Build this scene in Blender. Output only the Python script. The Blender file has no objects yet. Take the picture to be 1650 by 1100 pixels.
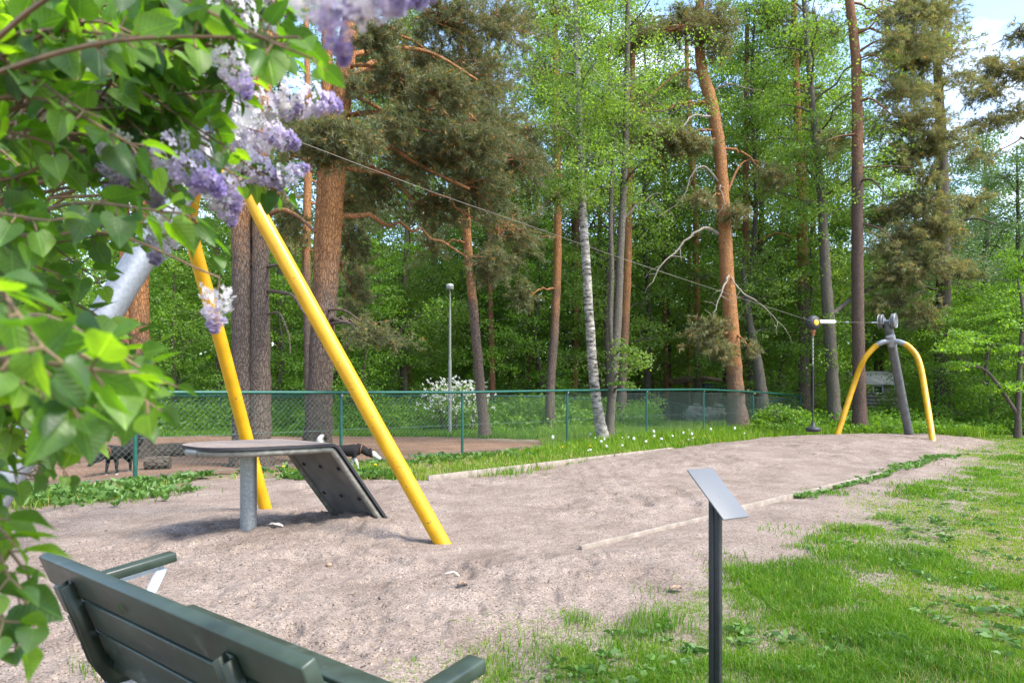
import bpy, math, random
import numpy as np
from mathutils import Vector

SC = bpy.context.scene
COL = SC.collection
R = math.radians

# ------------------------------------------------------------------ camera, sky, sun, exposure
CAM_H = 1.30
F_PX, CX, HORIZ = 1100.0, 825.0, 640.0        # focal length, centre column and horizon row of the 1650 px photo
cam_d = bpy.data.cameras.new('camera'); cam = bpy.data.objects.new('camera', cam_d); COL.objects.link(cam)
cam.location = (0, 0, CAM_H); cam.rotation_euler = (R(90), 0, 0)
cam_d.lens = 24; cam_d.sensor_width = 36; cam_d.shift_y = (HORIZ - 550) / 1650
cam_d.clip_start = 0.05; cam_d.clip_end = 2000
cam_d.dof.use_dof = True; cam_d.dof.focus_distance = 8.0; cam_d.dof.aperture_fstop = 5.0
SC.camera = cam

SUN_EL, SUN_AZ = 52, 118                        # azimuth: degrees to the right of the view direction
world = bpy.data.worlds.new('World'); SC.world = world; world.use_nodes = True
wn = world.node_tree; wn.nodes.clear()
def _w(t): return wn.nodes.new(t)
sky = _w('ShaderNodeTexSky'); sky.sky_type = 'NISHITA'; sky.sun_disc = False
sky.sun_elevation = R(SUN_EL); sky.sun_rotation = R(SUN_AZ); sky.air_density = 1.0; sky.dust_density = 0.7; sky.ozone_density = 1.0
tc = _w('ShaderNodeTexCoord'); mp = _w('ShaderNodeMapping'); mp.inputs['Scale'].default_value = (1.6, 1.6, 3.2)
nz = _w('ShaderNodeTexNoise'); nz.inputs['Scale'].default_value = 2.6; nz.inputs['Detail'].default_value = 7; nz.inputs['Roughness'].default_value = 0.58
rp = _w('ShaderNodeValToRGB'); rp.color_ramp.elements[0].position = 0.50; rp.color_ramp.elements[1].position = 0.75; mp.inputs['Location'].default_value = (3.1, 1.7, 0.4)
mx = _w('ShaderNodeMix'); mx.data_type = 'RGBA'; mx.inputs[7].default_value = (4.4, 4.7, 5.2, 1)
sb = _w('ShaderNodeBackground'); sb.inputs['Strength'].default_value = 0.13
wo = _w('ShaderNodeOutputWorld')
L = wn.links.new
L(tc.outputs['Generated'], mp.inputs['Vector']); L(mp.outputs[0], nz.inputs['Vector']); L(nz.outputs['Fac'], rp.inputs[0])
L(rp.outputs[0], mx.inputs[0]); L(sky.outputs[0], mx.inputs[6]); L(mx.outputs[2], sb.inputs['Color']); L(sb.outputs[0], wo.inputs[0])

sd_ = bpy.data.lights.new('sun', 'SUN'); sun = bpy.data.objects.new('sun', sd_); COL.objects.link(sun)
sd_.energy = 2.2; sd_.angle = R(24); sd_.color = (1.0, 0.95, 0.87)
_s = Vector((math.sin(R(SUN_AZ)) * math.cos(R(SUN_EL)), math.cos(R(SUN_AZ)) * math.cos(R(SUN_EL)), math.sin(R(SUN_EL))))
sun.rotation_euler = _s.to_track_quat('Z', 'Y').to_euler(); sun.location = (8, 4, 20)
SC.view_settings.view_transform = 'Standard'; SC.view_settings.look = 'None'
SC.view_settings.exposure = 2.0; SC.view_settings.gamma = 1.0
SC.cycles.max_bounces = 8; SC.cycles.diffuse_bounces = 6; SC.cycles.transmission_bounces = 6
SC.cycles.glossy_bounces = 2; SC.cycles.transparent_max_bounces = 8; SC.cycles.caustics_reflective = False; SC.cycles.caustics_refractive = False

# ------------------------------------------------------------------ plan helpers
def P(px, py, Y): return np.array([(px - CX) / F_PX * Y, Y, CAM_H + (HORIZ - py) / F_PX * Y])
def G(px, py):
    Y = CAM_H * F_PX / (py - HORIZ); return np.array([(px - CX) / F_PX * Y, Y])
def sstep(a, b, x):
    t = np.clip((x - a) / (b - a), 0, 1); return t * t * (3 - 2 * t)
_pr = np.random.RandomState(5); _PT = _pr.permutation(256); _VT = _pr.rand(256)
def vnoise(x, y, s=0):
    x = np.asarray(x, float) + s * 17.3; y = np.asarray(y, float) + s * 9.7
    xi = np.floor(x).astype(int); yi = np.floor(y).astype(int); fx = x - xi; fy = y - yi
    fx = fx * fx * (3 - 2 * fx); fy = fy * fy * (3 - 2 * fy)
    h = lambda a, b: _VT[(_PT[a & 255] + b) & 255]
    return (h(xi, yi) * (1 - fx) + h(xi + 1, yi) * fx) * (1 - fy) + (h(xi, yi + 1) * (1 - fx) + h(xi + 1, yi + 1) * fx) * fy
def fbm(x, y, s=0, o=4):
    v = 0; a = 0.5; t = 0
    for i in range(o):
        v = v + a * vnoise(x * 2 ** i, y * 2 ** i, s + i); t += a; a *= 0.55
    return v / t
def pt_in(poly, x, y):
    ins = np.zeros(x.shape, bool); n = len(poly)
    for i in range(n):
        x1, y1 = poly[i]; x2, y2 = poly[(i + 1) % n]
        if y1 == y2: continue
        c = ((y1 > y) != (y2 > y)) & (x < (x2 - x1) * (y - y1) / (y2 - y1) + x1); ins ^= c
    return ins
def pt_dist(poly, x, y, closed=True):
    d = np.full(x.shape, 1e9); n = len(poly)
    for i in range(n if closed else n - 1):
        a = np.array(poly[i]); b = np.array(poly[(i + 1) % n]); ab = b - a
        t = np.clip(((x - a[0]) * ab[0] + (y - a[1]) * ab[1]) / max(ab @ ab, 1e-9), 0, 1)
        d = np.minimum(d, np.hypot(x - a[0] - t * ab[0], y - a[1] - t * ab[1]))
    return d
def sdist(poly, x, y): return np.where(pt_in(poly, x, y), -1.0, 1.0) * pt_dist(poly, x, y)

# ------------------------------------------------------------------ mesh helpers
def unit(v):
    v = np.asarray(v, float); return v / np.maximum(np.linalg.norm(v, axis=-1, keepdims=True), 1e-9)
class MB:
    def __init__(s): s.V = []; s.F = []; s.n = 0; s.U = None
    def add(s, V, F, rnd=None, mat=0):
        V = np.asarray(V, float).reshape(-1, 3); F = np.asarray(F, int)
        if len(V) == 0 or len(F) == 0: return
        s.V.append(V); r = np.zeros(len(F)) if rnd is None else np.broadcast_to(np.asarray(rnd, float), (len(F),))
        s.F.append((F + s.n, r, mat)); s.n += len(V)
    def mesh(s, name, mats, smooth=None):
        me = bpy.data.meshes.new(name)
        V = np.concatenate(s.V); me.vertices.add(len(V)); me.vertices.foreach_set('co', V.astype(np.float32).ravel())
        lt = np.concatenate([np.full(len(f), f.shape[1]) for f, _, _ in s.F]); lv = np.concatenate([f.ravel() for f, _, _ in s.F])
        me.loops.add(len(lv)); me.loops.foreach_set('vertex_index', lv.astype(np.int32))
        me.polygons.add(len(lt)); st = np.concatenate([[0], np.cumsum(lt)[:-1]])
        me.polygons.foreach_set('loop_start', st.astype(np.int32)); me.polygons.foreach_set('loop_total', lt.astype(np.int32))
        mi = np.concatenate([np.full(len(f), m) for f, _, m in s.F])
        me.polygons.foreach_set('material_index', mi.astype(np.int32))
        at = me.attributes.new('rnd', 'FLOAT', 'FACE'); at.data.foreach_set('value', np.concatenate([r for _, r, _ in s.F]).astype(np.float32))
        if s.U is not None:
            au = me.attributes.new('luv', 'FLOAT_VECTOR', 'POINT'); au.data.foreach_set('vector', np.concatenate(s.U).astype(np.float32).ravel())
        for m in (mats if isinstance(mats, (list, tuple)) else [mats]): me.materials.append(m)
        me.update(); me.validate()
        if smooth is not None:
            me.polygons.foreach_set('use_smooth', np.ones(len(lt), bool))
            if smooth < 180: me.set_sharp_from_angle(angle=R(smooth))
        return me
    def build(s, name, mats, parent=None, smooth=None, origin=None, bevel=0):
        if origin is not None:
            o3 = np.asarray(origin, float); s.V = [v - o3 for v in s.V]
        ob = bpy.data.objects.new(name, s.mesh(name, mats, smooth)); COL.objects.link(ob)
        if origin is not None: ob.location = origin
        if parent is not None:
            ob.parent = parent
            if origin is None: ob.matrix_parent_inverse = parent_inv(parent)
            else: ob.location = Vector(origin) - parent_world(parent)
        if bevel:
            b = ob.modifiers.new('bevel', 'BEVEL'); b.width = bevel; b.segments = 2; b.limit_method = 'ANGLE'; b.angle_limit = R(40)
        return ob
def world_mat(p):
    m = p.matrix_parent_inverse @ p.matrix_basis
    return world_mat(p.parent) @ m if p.parent else p.matrix_basis.copy()
def parent_world(p): return world_mat(p).translation
def parent_inv(p): return world_mat(p).inverted()
def empty(name, loc):
    o = bpy.data.objects.new(name, None); o.location = loc; o.empty_display_size = 0.2; COL.objects.link(o); return o
def tag(o, label=None, cat=None, group=None, kind=None):
    if label: o['label'] = label
    if cat: o['category'] = cat
    if group: o['group'] = group
    if kind: o['kind'] = kind
    return o
def thing(name, loc, label, cat, group=None): return tag(empty(name, tuple(loc)), label, cat, group)

def frames(pts):
    pts = np.asarray(pts, float); T = unit(np.gradient(pts, axis=0))
    ref = np.array([0, 0, 1.0]) if abs(T[0][2]) < 0.9 else np.array([1.0, 0, 0])
    N = np.zeros_like(pts); n = unit(np.cross(ref, T[0]))
    for i in range(len(pts)):
        n = unit(n - T[i] * (n @ T[i])); N[i] = n
    return T, N, np.cross(T, N)
def tube(mb, pts, rad, n=8, cap=True, rnd=0, mat=0, rough=0, rng=None):
    pts = np.asarray(pts, float); m = len(pts); rad = np.broadcast_to(np.asarray(rad, float), (m,))
    T, N, B = frames(pts); a = np.arange(n) * 2 * math.pi / n
    rr = rad[:, None] * np.ones((1, n))
    if rough and rng is not None: rr = rr * (1 + rough * (rng.rand(m, n) - 0.5))
    V = pts[:, None, :] + rr[..., None] * (np.cos(a)[None, :, None] * N[:, None, :] + np.sin(a)[None, :, None] * B[:, None, :])
    V = V.reshape(-1, 3); i, j = np.meshgrid(np.arange(m - 1), np.arange(n), indexing='ij'); i = i.ravel(); j = j.ravel(); j2 = (j + 1) % n
    F = np.stack([i * n + j, i * n + j2, (i + 1) * n + j2, (i + 1) * n + j], 1)
    mb.add(V, F, rnd, mat)
    if cap:
        for k, s in ((0, 1), (m - 1, -1)):
            ring = V[k * n:(k + 1) * n]; c = pts[k]; q = np.arange(n); F3 = np.stack([q, (q + 1) % n, np.full(n, n)], 1)
            if s > 0: F3 = F3[:, ::-1]
            mb.add(np.vstack([ring, c]), F3, rnd, mat)
def spline(pts, n):
    pts = np.asarray(pts, float); k = len(pts)
    if k == 2: return pts[0] + (pts[1] - pts[0]) * np.linspace(0, 1, n)[:, None]
    ext = np.vstack([2 * pts[0] - pts[1], pts, 2 * pts[-1] - pts[-2]]); u = np.linspace(0, k - 1 - 1e-6, n); i = u.astype(int); t = (u - i)[:, None]
    p0, p1, p2, p3 = ext[i], ext[i + 1], ext[i + 2], ext[i + 3]
    return 0.5 * (2 * p1 + (p2 - p0) * t + (2 * p0 - 5 * p1 + 4 * p2 - p3) * t ** 2 + (3 * p1 - p0 - 3 * p2 + p3) * t ** 3)
def box(mb, c, ax, half, rnd=0, mat=0):
    c = np.asarray(c, float); ax = [unit(a) for a in ax]
    V = [c + sx * half[0] * ax[0] + sy * half[1] * ax[1] + sz * half[2] * ax[2] for sx in (-1, 1) for sy in (-1, 1) for sz in (-1, 1)]
    F = np.array([[0, 1, 3, 2], [4, 6, 7, 5], [0, 4, 5, 1], [2, 3, 7, 6], [0, 2, 6, 4], [1, 5, 7, 3]])
    if np.dot(np.cross(ax[0], ax[1]), ax[2]) < 0: F = F[:, ::-1]
    mb.add(V, F, rnd, mat)
XYZ = (np.array([1.0, 0, 0]), np.array([0, 1.0, 0]), np.array([0, 0, 1.0]))
def rbox(mb, a, b, side, w, h, rnd=0, mat=0):
    """bar from a to b: width w along side, height h across"""
    a = np.asarray(a, float); b = np.asarray(b, float); t = unit(b - a); s = unit(side - t * (np.asarray(side) @ t)); u = np.cross(t, s)
    box(mb, (a + b) / 2, (t, s, u), (np.linalg.norm(b - a) / 2, w / 2, h / 2), rnd, mat)
def ellip(mb, c, r, n=10, rnd=0, mat=0, rot=None):
    th = np.linspace(0, math.pi, n); ph = np.arange(n * 2) * math.pi / n
    V = np.stack([np.sin(th)[:, None] * np.cos(ph), np.sin(th)[:, None] * np.sin(ph), np.cos(th)[:, None] * np.ones(2 * n)], -1) * np.asarray(r)
    if rot is not None: V = V @ np.asarray(rot).T
    V = V.reshape(-1, 3) + np.asarray(c); m = 2 * n
    i, j = np.meshgrid(np.arange(n - 1), np.arange(m), indexing='ij'); i = i.ravel(); j = j.ravel(); j2 = (j + 1) % m
    mb.add(V, np.stack([i * m + j, (i + 1) * m + j, (i + 1) * m + j2, i * m + j2], 1), rnd, mat)
def randdir(rng, n, flat=1.0):
    v = rng.randn(n, 3); v[:, 2] *= flat; return unit(v)
def leaves(mb, c, d, rng, L, W, rnd, fold=0.15, droop=0.0, mat=0):
    """diamond leaves: one folded quad each"""
    n = len(c); d = unit(d); s = unit(np.cross(d, randdir(rng, n, 0.35) + np.array([0, 0, 0.001]))); nn = np.cross(s, d)
    L = np.broadcast_to(L, (n,))[:, None]; W = np.broadcast_to(W, (n,))[:, None]
    mid = c + d * L * 0.42 + nn * L * fold; tip = c + d * L; tip[:, 2] -= droop * L[:, 0]
    V = np.stack([c, mid - s * W / 2, tip, mid + s * W / 2], 1).reshape(-1, 3)
    mb.add(V, np.arange(4 * n).reshape(n, 4), rnd, mat)
def spikes(mb, c, d, s, L, W, rnd, mat=0):
    n = len(c); L = np.broadcast_to(L, (n,))[:, None]; W = np.broadcast_to(W, (n,))[:, None]
    V = np.stack([c - s * W / 2, c + s * W / 2, c + d * L], 1).reshape(-1, 3)
    mb.add(V, np.arange(3 * n).reshape(n, 3), rnd, mat)

# ------------------------------------------------------------------ materials
def new_mat(name):
    m = bpy.data.materials.new(name); m.use_nodes = True; nt = m.node_tree; nt.nodes.clear()
    o = nt.nodes.new('ShaderNodeOutputMaterial'); return m, nt, o
def nd(nt, t, **kw):
    n = nt.nodes.new(t)
    for k, v in kw.items():
        if k in n.inputs: n.inputs[k].default_value = v
        else: setattr(n, k, v)
    return n
def ramp(nt, stops, interp='LINEAR'):
    r = nt.nodes.new('ShaderNodeValToRGB'); r.color_ramp.interpolation = interp; e = r.color_ramp.elements
    while len(e) < len(stops): e.new(0.5)
    for k, (p, c) in enumerate(stops): e[k].position = p; e[k].color = (*c, 1) if len(c) == 3 else c
    return r
def simple(name, col, rough=0.6, metal=0.0, nscale=12, namp=0.12, bump=0.0, bscale=60, spec=0.5, dirt=None, dscale=5, dpos=(0.62, 0.72)):
    m, nt, o = new_mat(name); p = nd(nt, 'ShaderNodeBsdfPrincipled', Roughness=rough, Metallic=metal)
    p.inputs['Specular IOR Level'].default_value = spec
    t = nd(nt, 'ShaderNodeTexCoord'); n = nd(nt, 'ShaderNodeTexNoise', Scale=nscale, Detail=6.0)
    nt.links.new(t.outputs['Object'], n.inputs['Vector'])
    c0 = tuple(max(0, x * (1 - namp * 2)) for x in col); c1 = tuple(min(1, x * (1 + namp * 2)) for x in col)
    r = ramp(nt, [(0.25, c0), (0.75, c1)]); nt.links.new(n.outputs['Fac'], r.inputs[0]); out = r.outputs[0]
    if dirt:
        n2 = nd(nt, 'ShaderNodeTexNoise', Scale=dscale, Detail=8.0, Roughness=0.7); nt.links.new(t.outputs['Object'], n2.inputs['Vector'])
        r2 = ramp(nt, [(dpos[0], (0, 0, 0)), (dpos[1], (1, 1, 1))]); nt.links.new(n2.outputs['Fac'], r2.inputs[0])
        mxn = nd(nt, 'ShaderNodeMix', data_type='RGBA'); mxn.inputs[7].default_value = (*dirt, 1)
        nt.links.new(r2.outputs[0], mxn.inputs[0]); nt.links.new(out, mxn.inputs[6]); out = mxn.outputs[2]
    nt.links.new(out, p.inputs['Base Color'])
    rr = ramp(nt, [(0.3, (rough * 0.85,) * 3), (0.7, (min(1, rough * 1.15),) * 3)]); nt.links.new(n.outputs['Fac'], rr.inputs[0]); nt.links.new(rr.outputs[0], p.inputs['Roughness'])
    if bump:
        b = nd(nt, 'ShaderNodeBump', Strength=bump, Distance=0.01); n3 = nd(nt, 'ShaderNodeTexNoise', Scale=bscale, Detail=5.0)
        nt.links.new(t.outputs['Object'], n3.inputs['Vector']); nt.links.new(n3.outputs['Fac'], b.inputs['Height']); nt.links.new(b.outputs[0], p.inputs['Normal'])
    nt.links.new(p.outputs[0], o.inputs[0]); return m
def leaf_mat(name, stops, trans=0.4, tcol=(2.0, 2.0, 0.8), gloss=0.025, vary=0.25, grough=0.6):
    m, nt, o = new_mat(name); a = nd(nt, 'ShaderNodeAttribute', attribute_name='rnd'); r = ramp(nt, stops); nt.links.new(a.outputs['Fac'], r.inputs[0])
    oi = nd(nt, 'ShaderNodeObjectInfo'); mr = nd(nt, 'ShaderNodeMapRange'); mr.inputs['To Min'].default_value = 1 - vary; mr.inputs['To Max'].default_value = 1 + vary
    nt.links.new(oi.outputs['Random'], mr.inputs['Value'])
    mu = nd(nt, 'ShaderNodeVectorMath', operation='SCALE'); nt.links.new(r.outputs[0], mu.inputs[0]); nt.links.new(mr.outputs[0], mu.inputs['Scale'])
    d = nd(nt, 'ShaderNodeBsdfDiffuse'); nt.links.new(mu.outputs[0], d.inputs['Color'])
    t = nd(nt, 'ShaderNodeBsdfTranslucent'); m2 = nd(nt, 'ShaderNodeVectorMath', operation='MULTIPLY'); m2.inputs[1].default_value = tcol
    nt.links.new(mu.outputs[0], m2.inputs[0]); nt.links.new(m2.outputs[0], t.inputs['Color'])
    mxs = nd(nt, 'ShaderNodeMixShader'); mxs.inputs[0].default_value = trans; nt.links.new(d.outputs[0], mxs.inputs[1]); nt.links.new(t.outputs[0], mxs.inputs[2]); out = mxs.outputs[0]
    if gloss:
        g = nd(nt, 'ShaderNodeBsdfGlossy', Roughness=grough); g.inputs['Color'].default_value = (1, 1, 1, 1); m3 = nd(nt, 'ShaderNodeMixShader'); m3.inputs[0].default_value = gloss
        nt.links.new(out, m3.inputs[1]); nt.links.new(g.outputs[0], m3.inputs[2]); out = m3.outputs[0]
    nt.links.new(out, o.inputs[0]); return m
def bark_mat(name, low, low2, up=None, up2=None, fiss=(0.05, 0.04, 0.035), vs=(17, 17, 4.5), bump=0.8):
    """fissured bark; above the height in the object's property bark_z it turns to flaky orange"""
    m, nt, o = new_mat(name); p = nd(nt, 'ShaderNodeBsdfPrincipled', Roughness=0.9); p.inputs['Specular IOR Level'].default_value = 0.15
    t = nd(nt, 'ShaderNodeTexCoord'); mpn = nd(nt, 'ShaderNodeMapping'); mpn.inputs['Scale'].default_value = vs
    ns = nd(nt, 'ShaderNodeTexNoise', Scale=3.0, Detail=4.0); nt.links.new(t.outputs['Object'], ns.inputs['Vector'])
    ad = nd(nt, 'ShaderNodeMix', data_type='RGBA', blend_type='ADD'); ad.inputs[0].default_value = 0.16
    nt.links.new(t.outputs['Object'], ad.inputs[6]); nt.links.new(ns.outputs['Color'], ad.inputs[7]); nt.links.new(ad.outputs[2], mpn.inputs[0])
    v = nd(nt, 'ShaderNodeTexVoronoi', feature='DISTANCE_TO_EDGE', Scale=1.6); nt.links.new(mpn.outputs[0], v.inputs['Vector'])
    vc = nd(nt, 'ShaderNodeTexNoise', Scale=2.5, Detail=6.0, Roughness=0.7); nt.links.new(mpn.outputs[0], vc.inputs['Vector'])
    rl = ramp(nt, [(0.3, low), (0.7, low2)]); nt.links.new(vc.outputs['Fac'], rl.inputs[0]); col = rl.outputs[0]
    if up:
        ru = ramp(nt, [(0.3, up), (0.55, up2), (0.68, low2)]); nt.links.new(vc.outputs['Fac'], ru.inputs[0])
        at = nd(nt, 'ShaderNodeAttribute', attribute_name='bark_z', attribute_type='OBJECT'); sx = nd(nt, 'ShaderNodeSeparateXYZ'); nt.links.new(t.outputs['Object'], sx.inputs[0])
        nb = nd(nt, 'ShaderNodeTexNoise', Scale=1.3, Detail=5.0, Roughness=0.65); nt.links.new(t.outputs['Object'], nb.inputs['Vector'])
        s1 = nd(nt, 'ShaderNodeMath', operation='SUBTRACT'); nt.links.new(sx.outputs[2], s1.inputs[0]); nt.links.new(at.outputs['Fac'], s1.inputs[1])
        s2 = nd(nt, 'ShaderNodeMath', operation='MULTIPLY_ADD'); s2.inputs[1].default_value = 5.0; nt.links.new(nb.outputs['Fac'], s2.inputs[0]); nt.links.new(s1.outputs[0], s2.inputs[2])
        mr = nd(nt, 'ShaderNodeMapRange'); mr.inputs['From Min'].default_value = 1.7; mr.inputs['From Max'].default_value = 3.4; nt.links.new(s2.outputs[0], mr.inputs['Value'])
        mm = nd(nt, 'ShaderNodeMix', data_type='RGBA'); nt.links.new(mr.outputs[0], mm.inputs[0]); nt.links.new(col, mm.inputs[6]); nt.links.new(ru.outputs[0], mm.inputs[7]); col = mm.outputs[2]
    rf = ramp(nt, [(0.0, (0, 0, 0)), (0.13, (1, 1, 1))]); nt.links.new(v.outputs['Distance'], rf.inputs[0])
    mf = nd(nt, 'ShaderNodeMix', data_type='RGBA'); mf.inputs[6].default_value = (*fiss, 1); nt.links.new(rf.outputs[0], mf.inputs[0]); nt.links.new(col, mf.inputs[7])
    mf2 = nd(nt, 'ShaderNodeMix', data_type='RGBA'); mf2.inputs[0].default_value = 0.5; nt.links.new(col, mf2.inputs[6]); nt.links.new(mf.outputs[2], mf2.inputs[7])
    nt.links.new(mf2.outputs[2], p.inputs['Base Color'])
    b = nd(nt, 'ShaderNodeBump', Strength=bump, Distance=0.03); bm = nd(nt, 'ShaderNodeMath', operation='MULTIPLY_ADD'); bm.inputs[1].default_value = 0.5
    nt.links.new(vc.outputs['Fac'], bm.inputs[0]); nt.links.new(rf.outputs[0], bm.inputs[2]); nt.links.new(bm.outputs[0], b.inputs['Height']); nt.links.new(b.outputs[0], p.inputs['Normal'])
    nt.links.new(p.outputs[0], o.inputs[0]); return m
def birch_mat():
    m, nt, o = new_mat('birch_bark'); p = nd(nt, 'ShaderNodeBsdfPrincipled', Roughness=0.75); p.inputs['Specular IOR Level'].default_value = 0.2
    t = nd(nt, 'ShaderNodeTexCoord'); mpn = nd(nt, 'ShaderNodeMapping'); mpn.inputs['Scale'].default_value = (5, 5, 14); nt.links.new(t.outputs['Object'], mpn.inputs[0])
    n1 = nd(nt, 'ShaderNodeTexNoise', Scale=1.0, Detail=6.0, Roughness=0.7); nt.links.new(mpn.outputs[0], n1.inputs['Vector'])
    r1 = ramp(nt, [(0.40, (0.04, 0.036, 0.03)), (0.48, (0.20, 0.18, 0.15)), (0.62, (0.40, 0.37, 0.33))]); nt.links.new(n1.outputs['Fac'], r1.inputs[0])
    n2 = nd(nt, 'ShaderNodeTexNoise', Scale=7.0, Detail=5.0, Roughness=0.6); nt.links.new(t.outputs['Object'], n2.inputs['Vector'])
    r2 = ramp(nt, [(0.4, (0.06, 0.05, 0.04)), (0.62, (0.42, 0.38, 0.32))]); nt.links.new(n2.outputs['Fac'], r2.inputs[0])
    at = nd(nt, 'ShaderNodeAttribute', attribute_name='bark_z', attribute_type='OBJECT'); sx = nd(nt, 'ShaderNodeSeparateXYZ'); nt.links.new(t.outputs['Object'], sx.inputs[0])
    s1 = nd(nt, 'ShaderNodeMath', operation='SUBTRACT'); nt.links.new(sx.outputs[2], s1.inputs[0]); nt.links.new(at.outputs['Fac'], s1.inputs[1])
    mr = nd(nt, 'ShaderNodeMapRange'); mr.inputs['From Min'].default_value = -0.8; mr.inputs['From Max'].default_value = 0.8; nt.links.new(s1.outputs[0], mr.inputs['Value'])
    mm = nd(nt, 'ShaderNodeMix', data_type='RGBA'); nt.links.new(mr.outputs[0], mm.inputs[0]); nt.links.new(r2.outputs[0], mm.inputs[6]); nt.links.new(r1.outputs[0], mm.inputs[7])
    nt.links.new(mm.outputs[2], p.inputs['Base Color'])
    b = nd(nt, 'ShaderNodeBump', Strength=0.5, Distance=0.02); nt.links.new(n2.outputs['Fac'], b.inputs['Height']); nt.links.new(b.outputs[0], p.inputs['Normal'])
    nt.links.new(p.outputs[0], o.inputs[0]); return m
def ground_mat(name, cols, scale, fine=90, fbump=0.35, speck=None, patch=None):
    """earth, sand: broad tone noise, fine grain, speckles of other-coloured grit"""
    m, nt, o = new_mat(name); p = nd(nt, 'ShaderNodeBsdfPrincipled', Roughness=0.95); p.inputs['Specular IOR Level'].default_value = 0.1
    t = nd(nt, 'ShaderNodeTexCoord')
    n1 = nd(nt, 'ShaderNodeTexNoise', Scale=scale, Detail=7.0, Roughness=0.65); nt.links.new(t.outputs['Object'], n1.inputs['Vector'])
    r1 = ramp(nt, [(0.3, cols[0]), (0.5, cols[1]), (0.7, cols[2])]); nt.links.new(n1.outputs['Fac'], r1.inputs[0]); col = r1.outputs[0]
    n2 = nd(nt, 'ShaderNodeTexNoise', Scale=fine, Detail=3.0, Roughness=0.8); nt.links.new(t.outputs['Object'], n2.inputs['Vector'])
    r2 = ramp(nt, [(0.33, (0.45, 0.44, 0.44)), (0.5, (1, 1, 1)), (0.7, (1.35, 1.3, 1.25))]); nt.links.new(n2.outputs['Fac'], r2.inputs[0])
    mu = nd(nt, 'ShaderNodeMix', data_type='RGBA', blend_type='MULTIPLY'); mu.inputs[0].default_value = 0.85; nt.links.new(col, mu.inputs[6]); nt.links.new(r2.outputs[0], mu.inputs[7]); col = mu.outputs[2]
    if speck:
        v = nd(nt, 'ShaderNodeTexVoronoi', Scale=fine * 0.9); nt.links.new(t.outputs['Object'], v.inputs['Vector'])
        rs = ramp(nt, speck, 'CONSTANT'); sx = nd(nt, 'ShaderNodeSeparateColor'); nt.links.new(v.outputs['Color'], sx.inputs[0]); nt.links.new(sx.outputs[0], rs.inputs[0])
        ms = nd(nt, 'ShaderNodeMix', data_type='RGBA', blend_type='MULTIPLY'); ms.inputs[0].default_value = 1; nt.links.new(col, ms.inputs[6]); nt.links.new(rs.outputs[0], ms.inputs[7]); col = ms.outputs[2]
    if patch:
        n4 = nd(nt, 'ShaderNodeTexNoise', Scale=patch[1], Detail=5.0, Roughness=0.6); nt.links.new(t.outputs['Object'], n4.inputs['Vector'])
        r4 = ramp(nt, [(0.46, (0, 0, 0)), (0.6, (1, 1, 1))]); nt.links.new(n4.outputs['Fac'], r4.inputs[0])
        m4 = nd(nt, 'ShaderNodeMix', data_type='RGBA'); m4.inputs[7].default_value = (*patch[0], 1); nt.links.new(r4.outputs[0], m4.inputs[0]); nt.links.new(col, m4.inputs[6]); col = m4.outputs[2]
    nt.links.new(col, p.inputs['Base Color'])
    b = nd(nt, 'ShaderNodeBump', Strength=fbump, Distance=0.012); nt.links.new(n2.outputs['Fac'], b.inputs['Height'])
    n5 = nd(nt, 'ShaderNodeTexNoise', Scale=14, Detail=4.0, Roughness=0.6); nt.links.new(t.outputs['Object'], n5.inputs['Vector'])
    b2 = nd(nt, 'ShaderNodeBump', Strength=fbump, Distance=0.05); nt.links.new(n5.outputs['Fac'], b2.inputs['Height']); nt.links.new(b.outputs[0], b2.inputs['Normal']); nt.links.new(b2.outputs[0], p.inputs['Normal'])
    nt.links.new(p.outputs[0], o.inputs[0]); return m

M = {}
M['sand'] = ground_mat('sand', [(0.172, 0.134, 0.110), (0.240, 0.192, 0.160), (0.292, 0.240, 0.204)], 1.6, 130, 0.45,
                       speck=[(0.0, (0.36, 0.34, 0.33)), (0.08, (0.74, 0.72, 0.71)), (0.32, (1, 1, 1)), (0.88, (1.15, 1.1, 1.05)), (0.95, (1.5, 1.45, 1.4))])
M['dirt'] = ground_mat('bare_dirt', [(0.15, 0.085, 0.055), (0.21, 0.125, 0.085), (0.27, 0.17, 0.12)], 1.2, 60, 0.5)
M['soil'] = ground_mat('soil', [(0.17, 0.125, 0.085), (0.24, 0.18, 0.135), (0.30, 0.235, 0.185)], 3.0, 110, 0.4, patch=((0.15, 0.125, 0.07), 1.1))
M['moss'] = ground_mat('forest_floor', [(0.03, 0.045, 0.012), (0.05, 0.065, 0.02), (0.08, 0.08, 0.035)], 2.0, 40, 0.4)
M['pine_bark'] = bark_mat('pine_bark', (0.10, 0.072, 0.055), (0.20, 0.15, 0.12), (0.34, 0.145, 0.055), (0.46, 0.215, 0.085))
M['dark_bark'] = bark_mat('dark_bark', (0.07, 0.058, 0.045), (0.15, 0.125, 0.10), bump=0.5)
M['red_bark'] = bark_mat('red_bark', (0.10, 0.065, 0.05), (0.17, 0.115, 0.09), (0.22, 0.10, 0.055), (0.30, 0.15, 0.08))
M['birch'] = birch_mat()
M['grey_bark'] = bark_mat('lichen_bark', (0.070, 0.057, 0.042), (0.20, 0.18, 0.145), vs=(14, 14, 7), bump=.5)
M['dead'] = simple('dead_wood', (0.27, 0.225, 0.18), 0.85, nscale=6, namp=0.2)
GREEN = [(0.0, (0.055, 0.105, 0.014)), (0.5, (0.115, 0.200, 0.026)), (1.0, (0.200, 0.290, 0.040))]
M['leaf'] = leaf_mat('broad_leaf', GREEN, 0.46)
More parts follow.
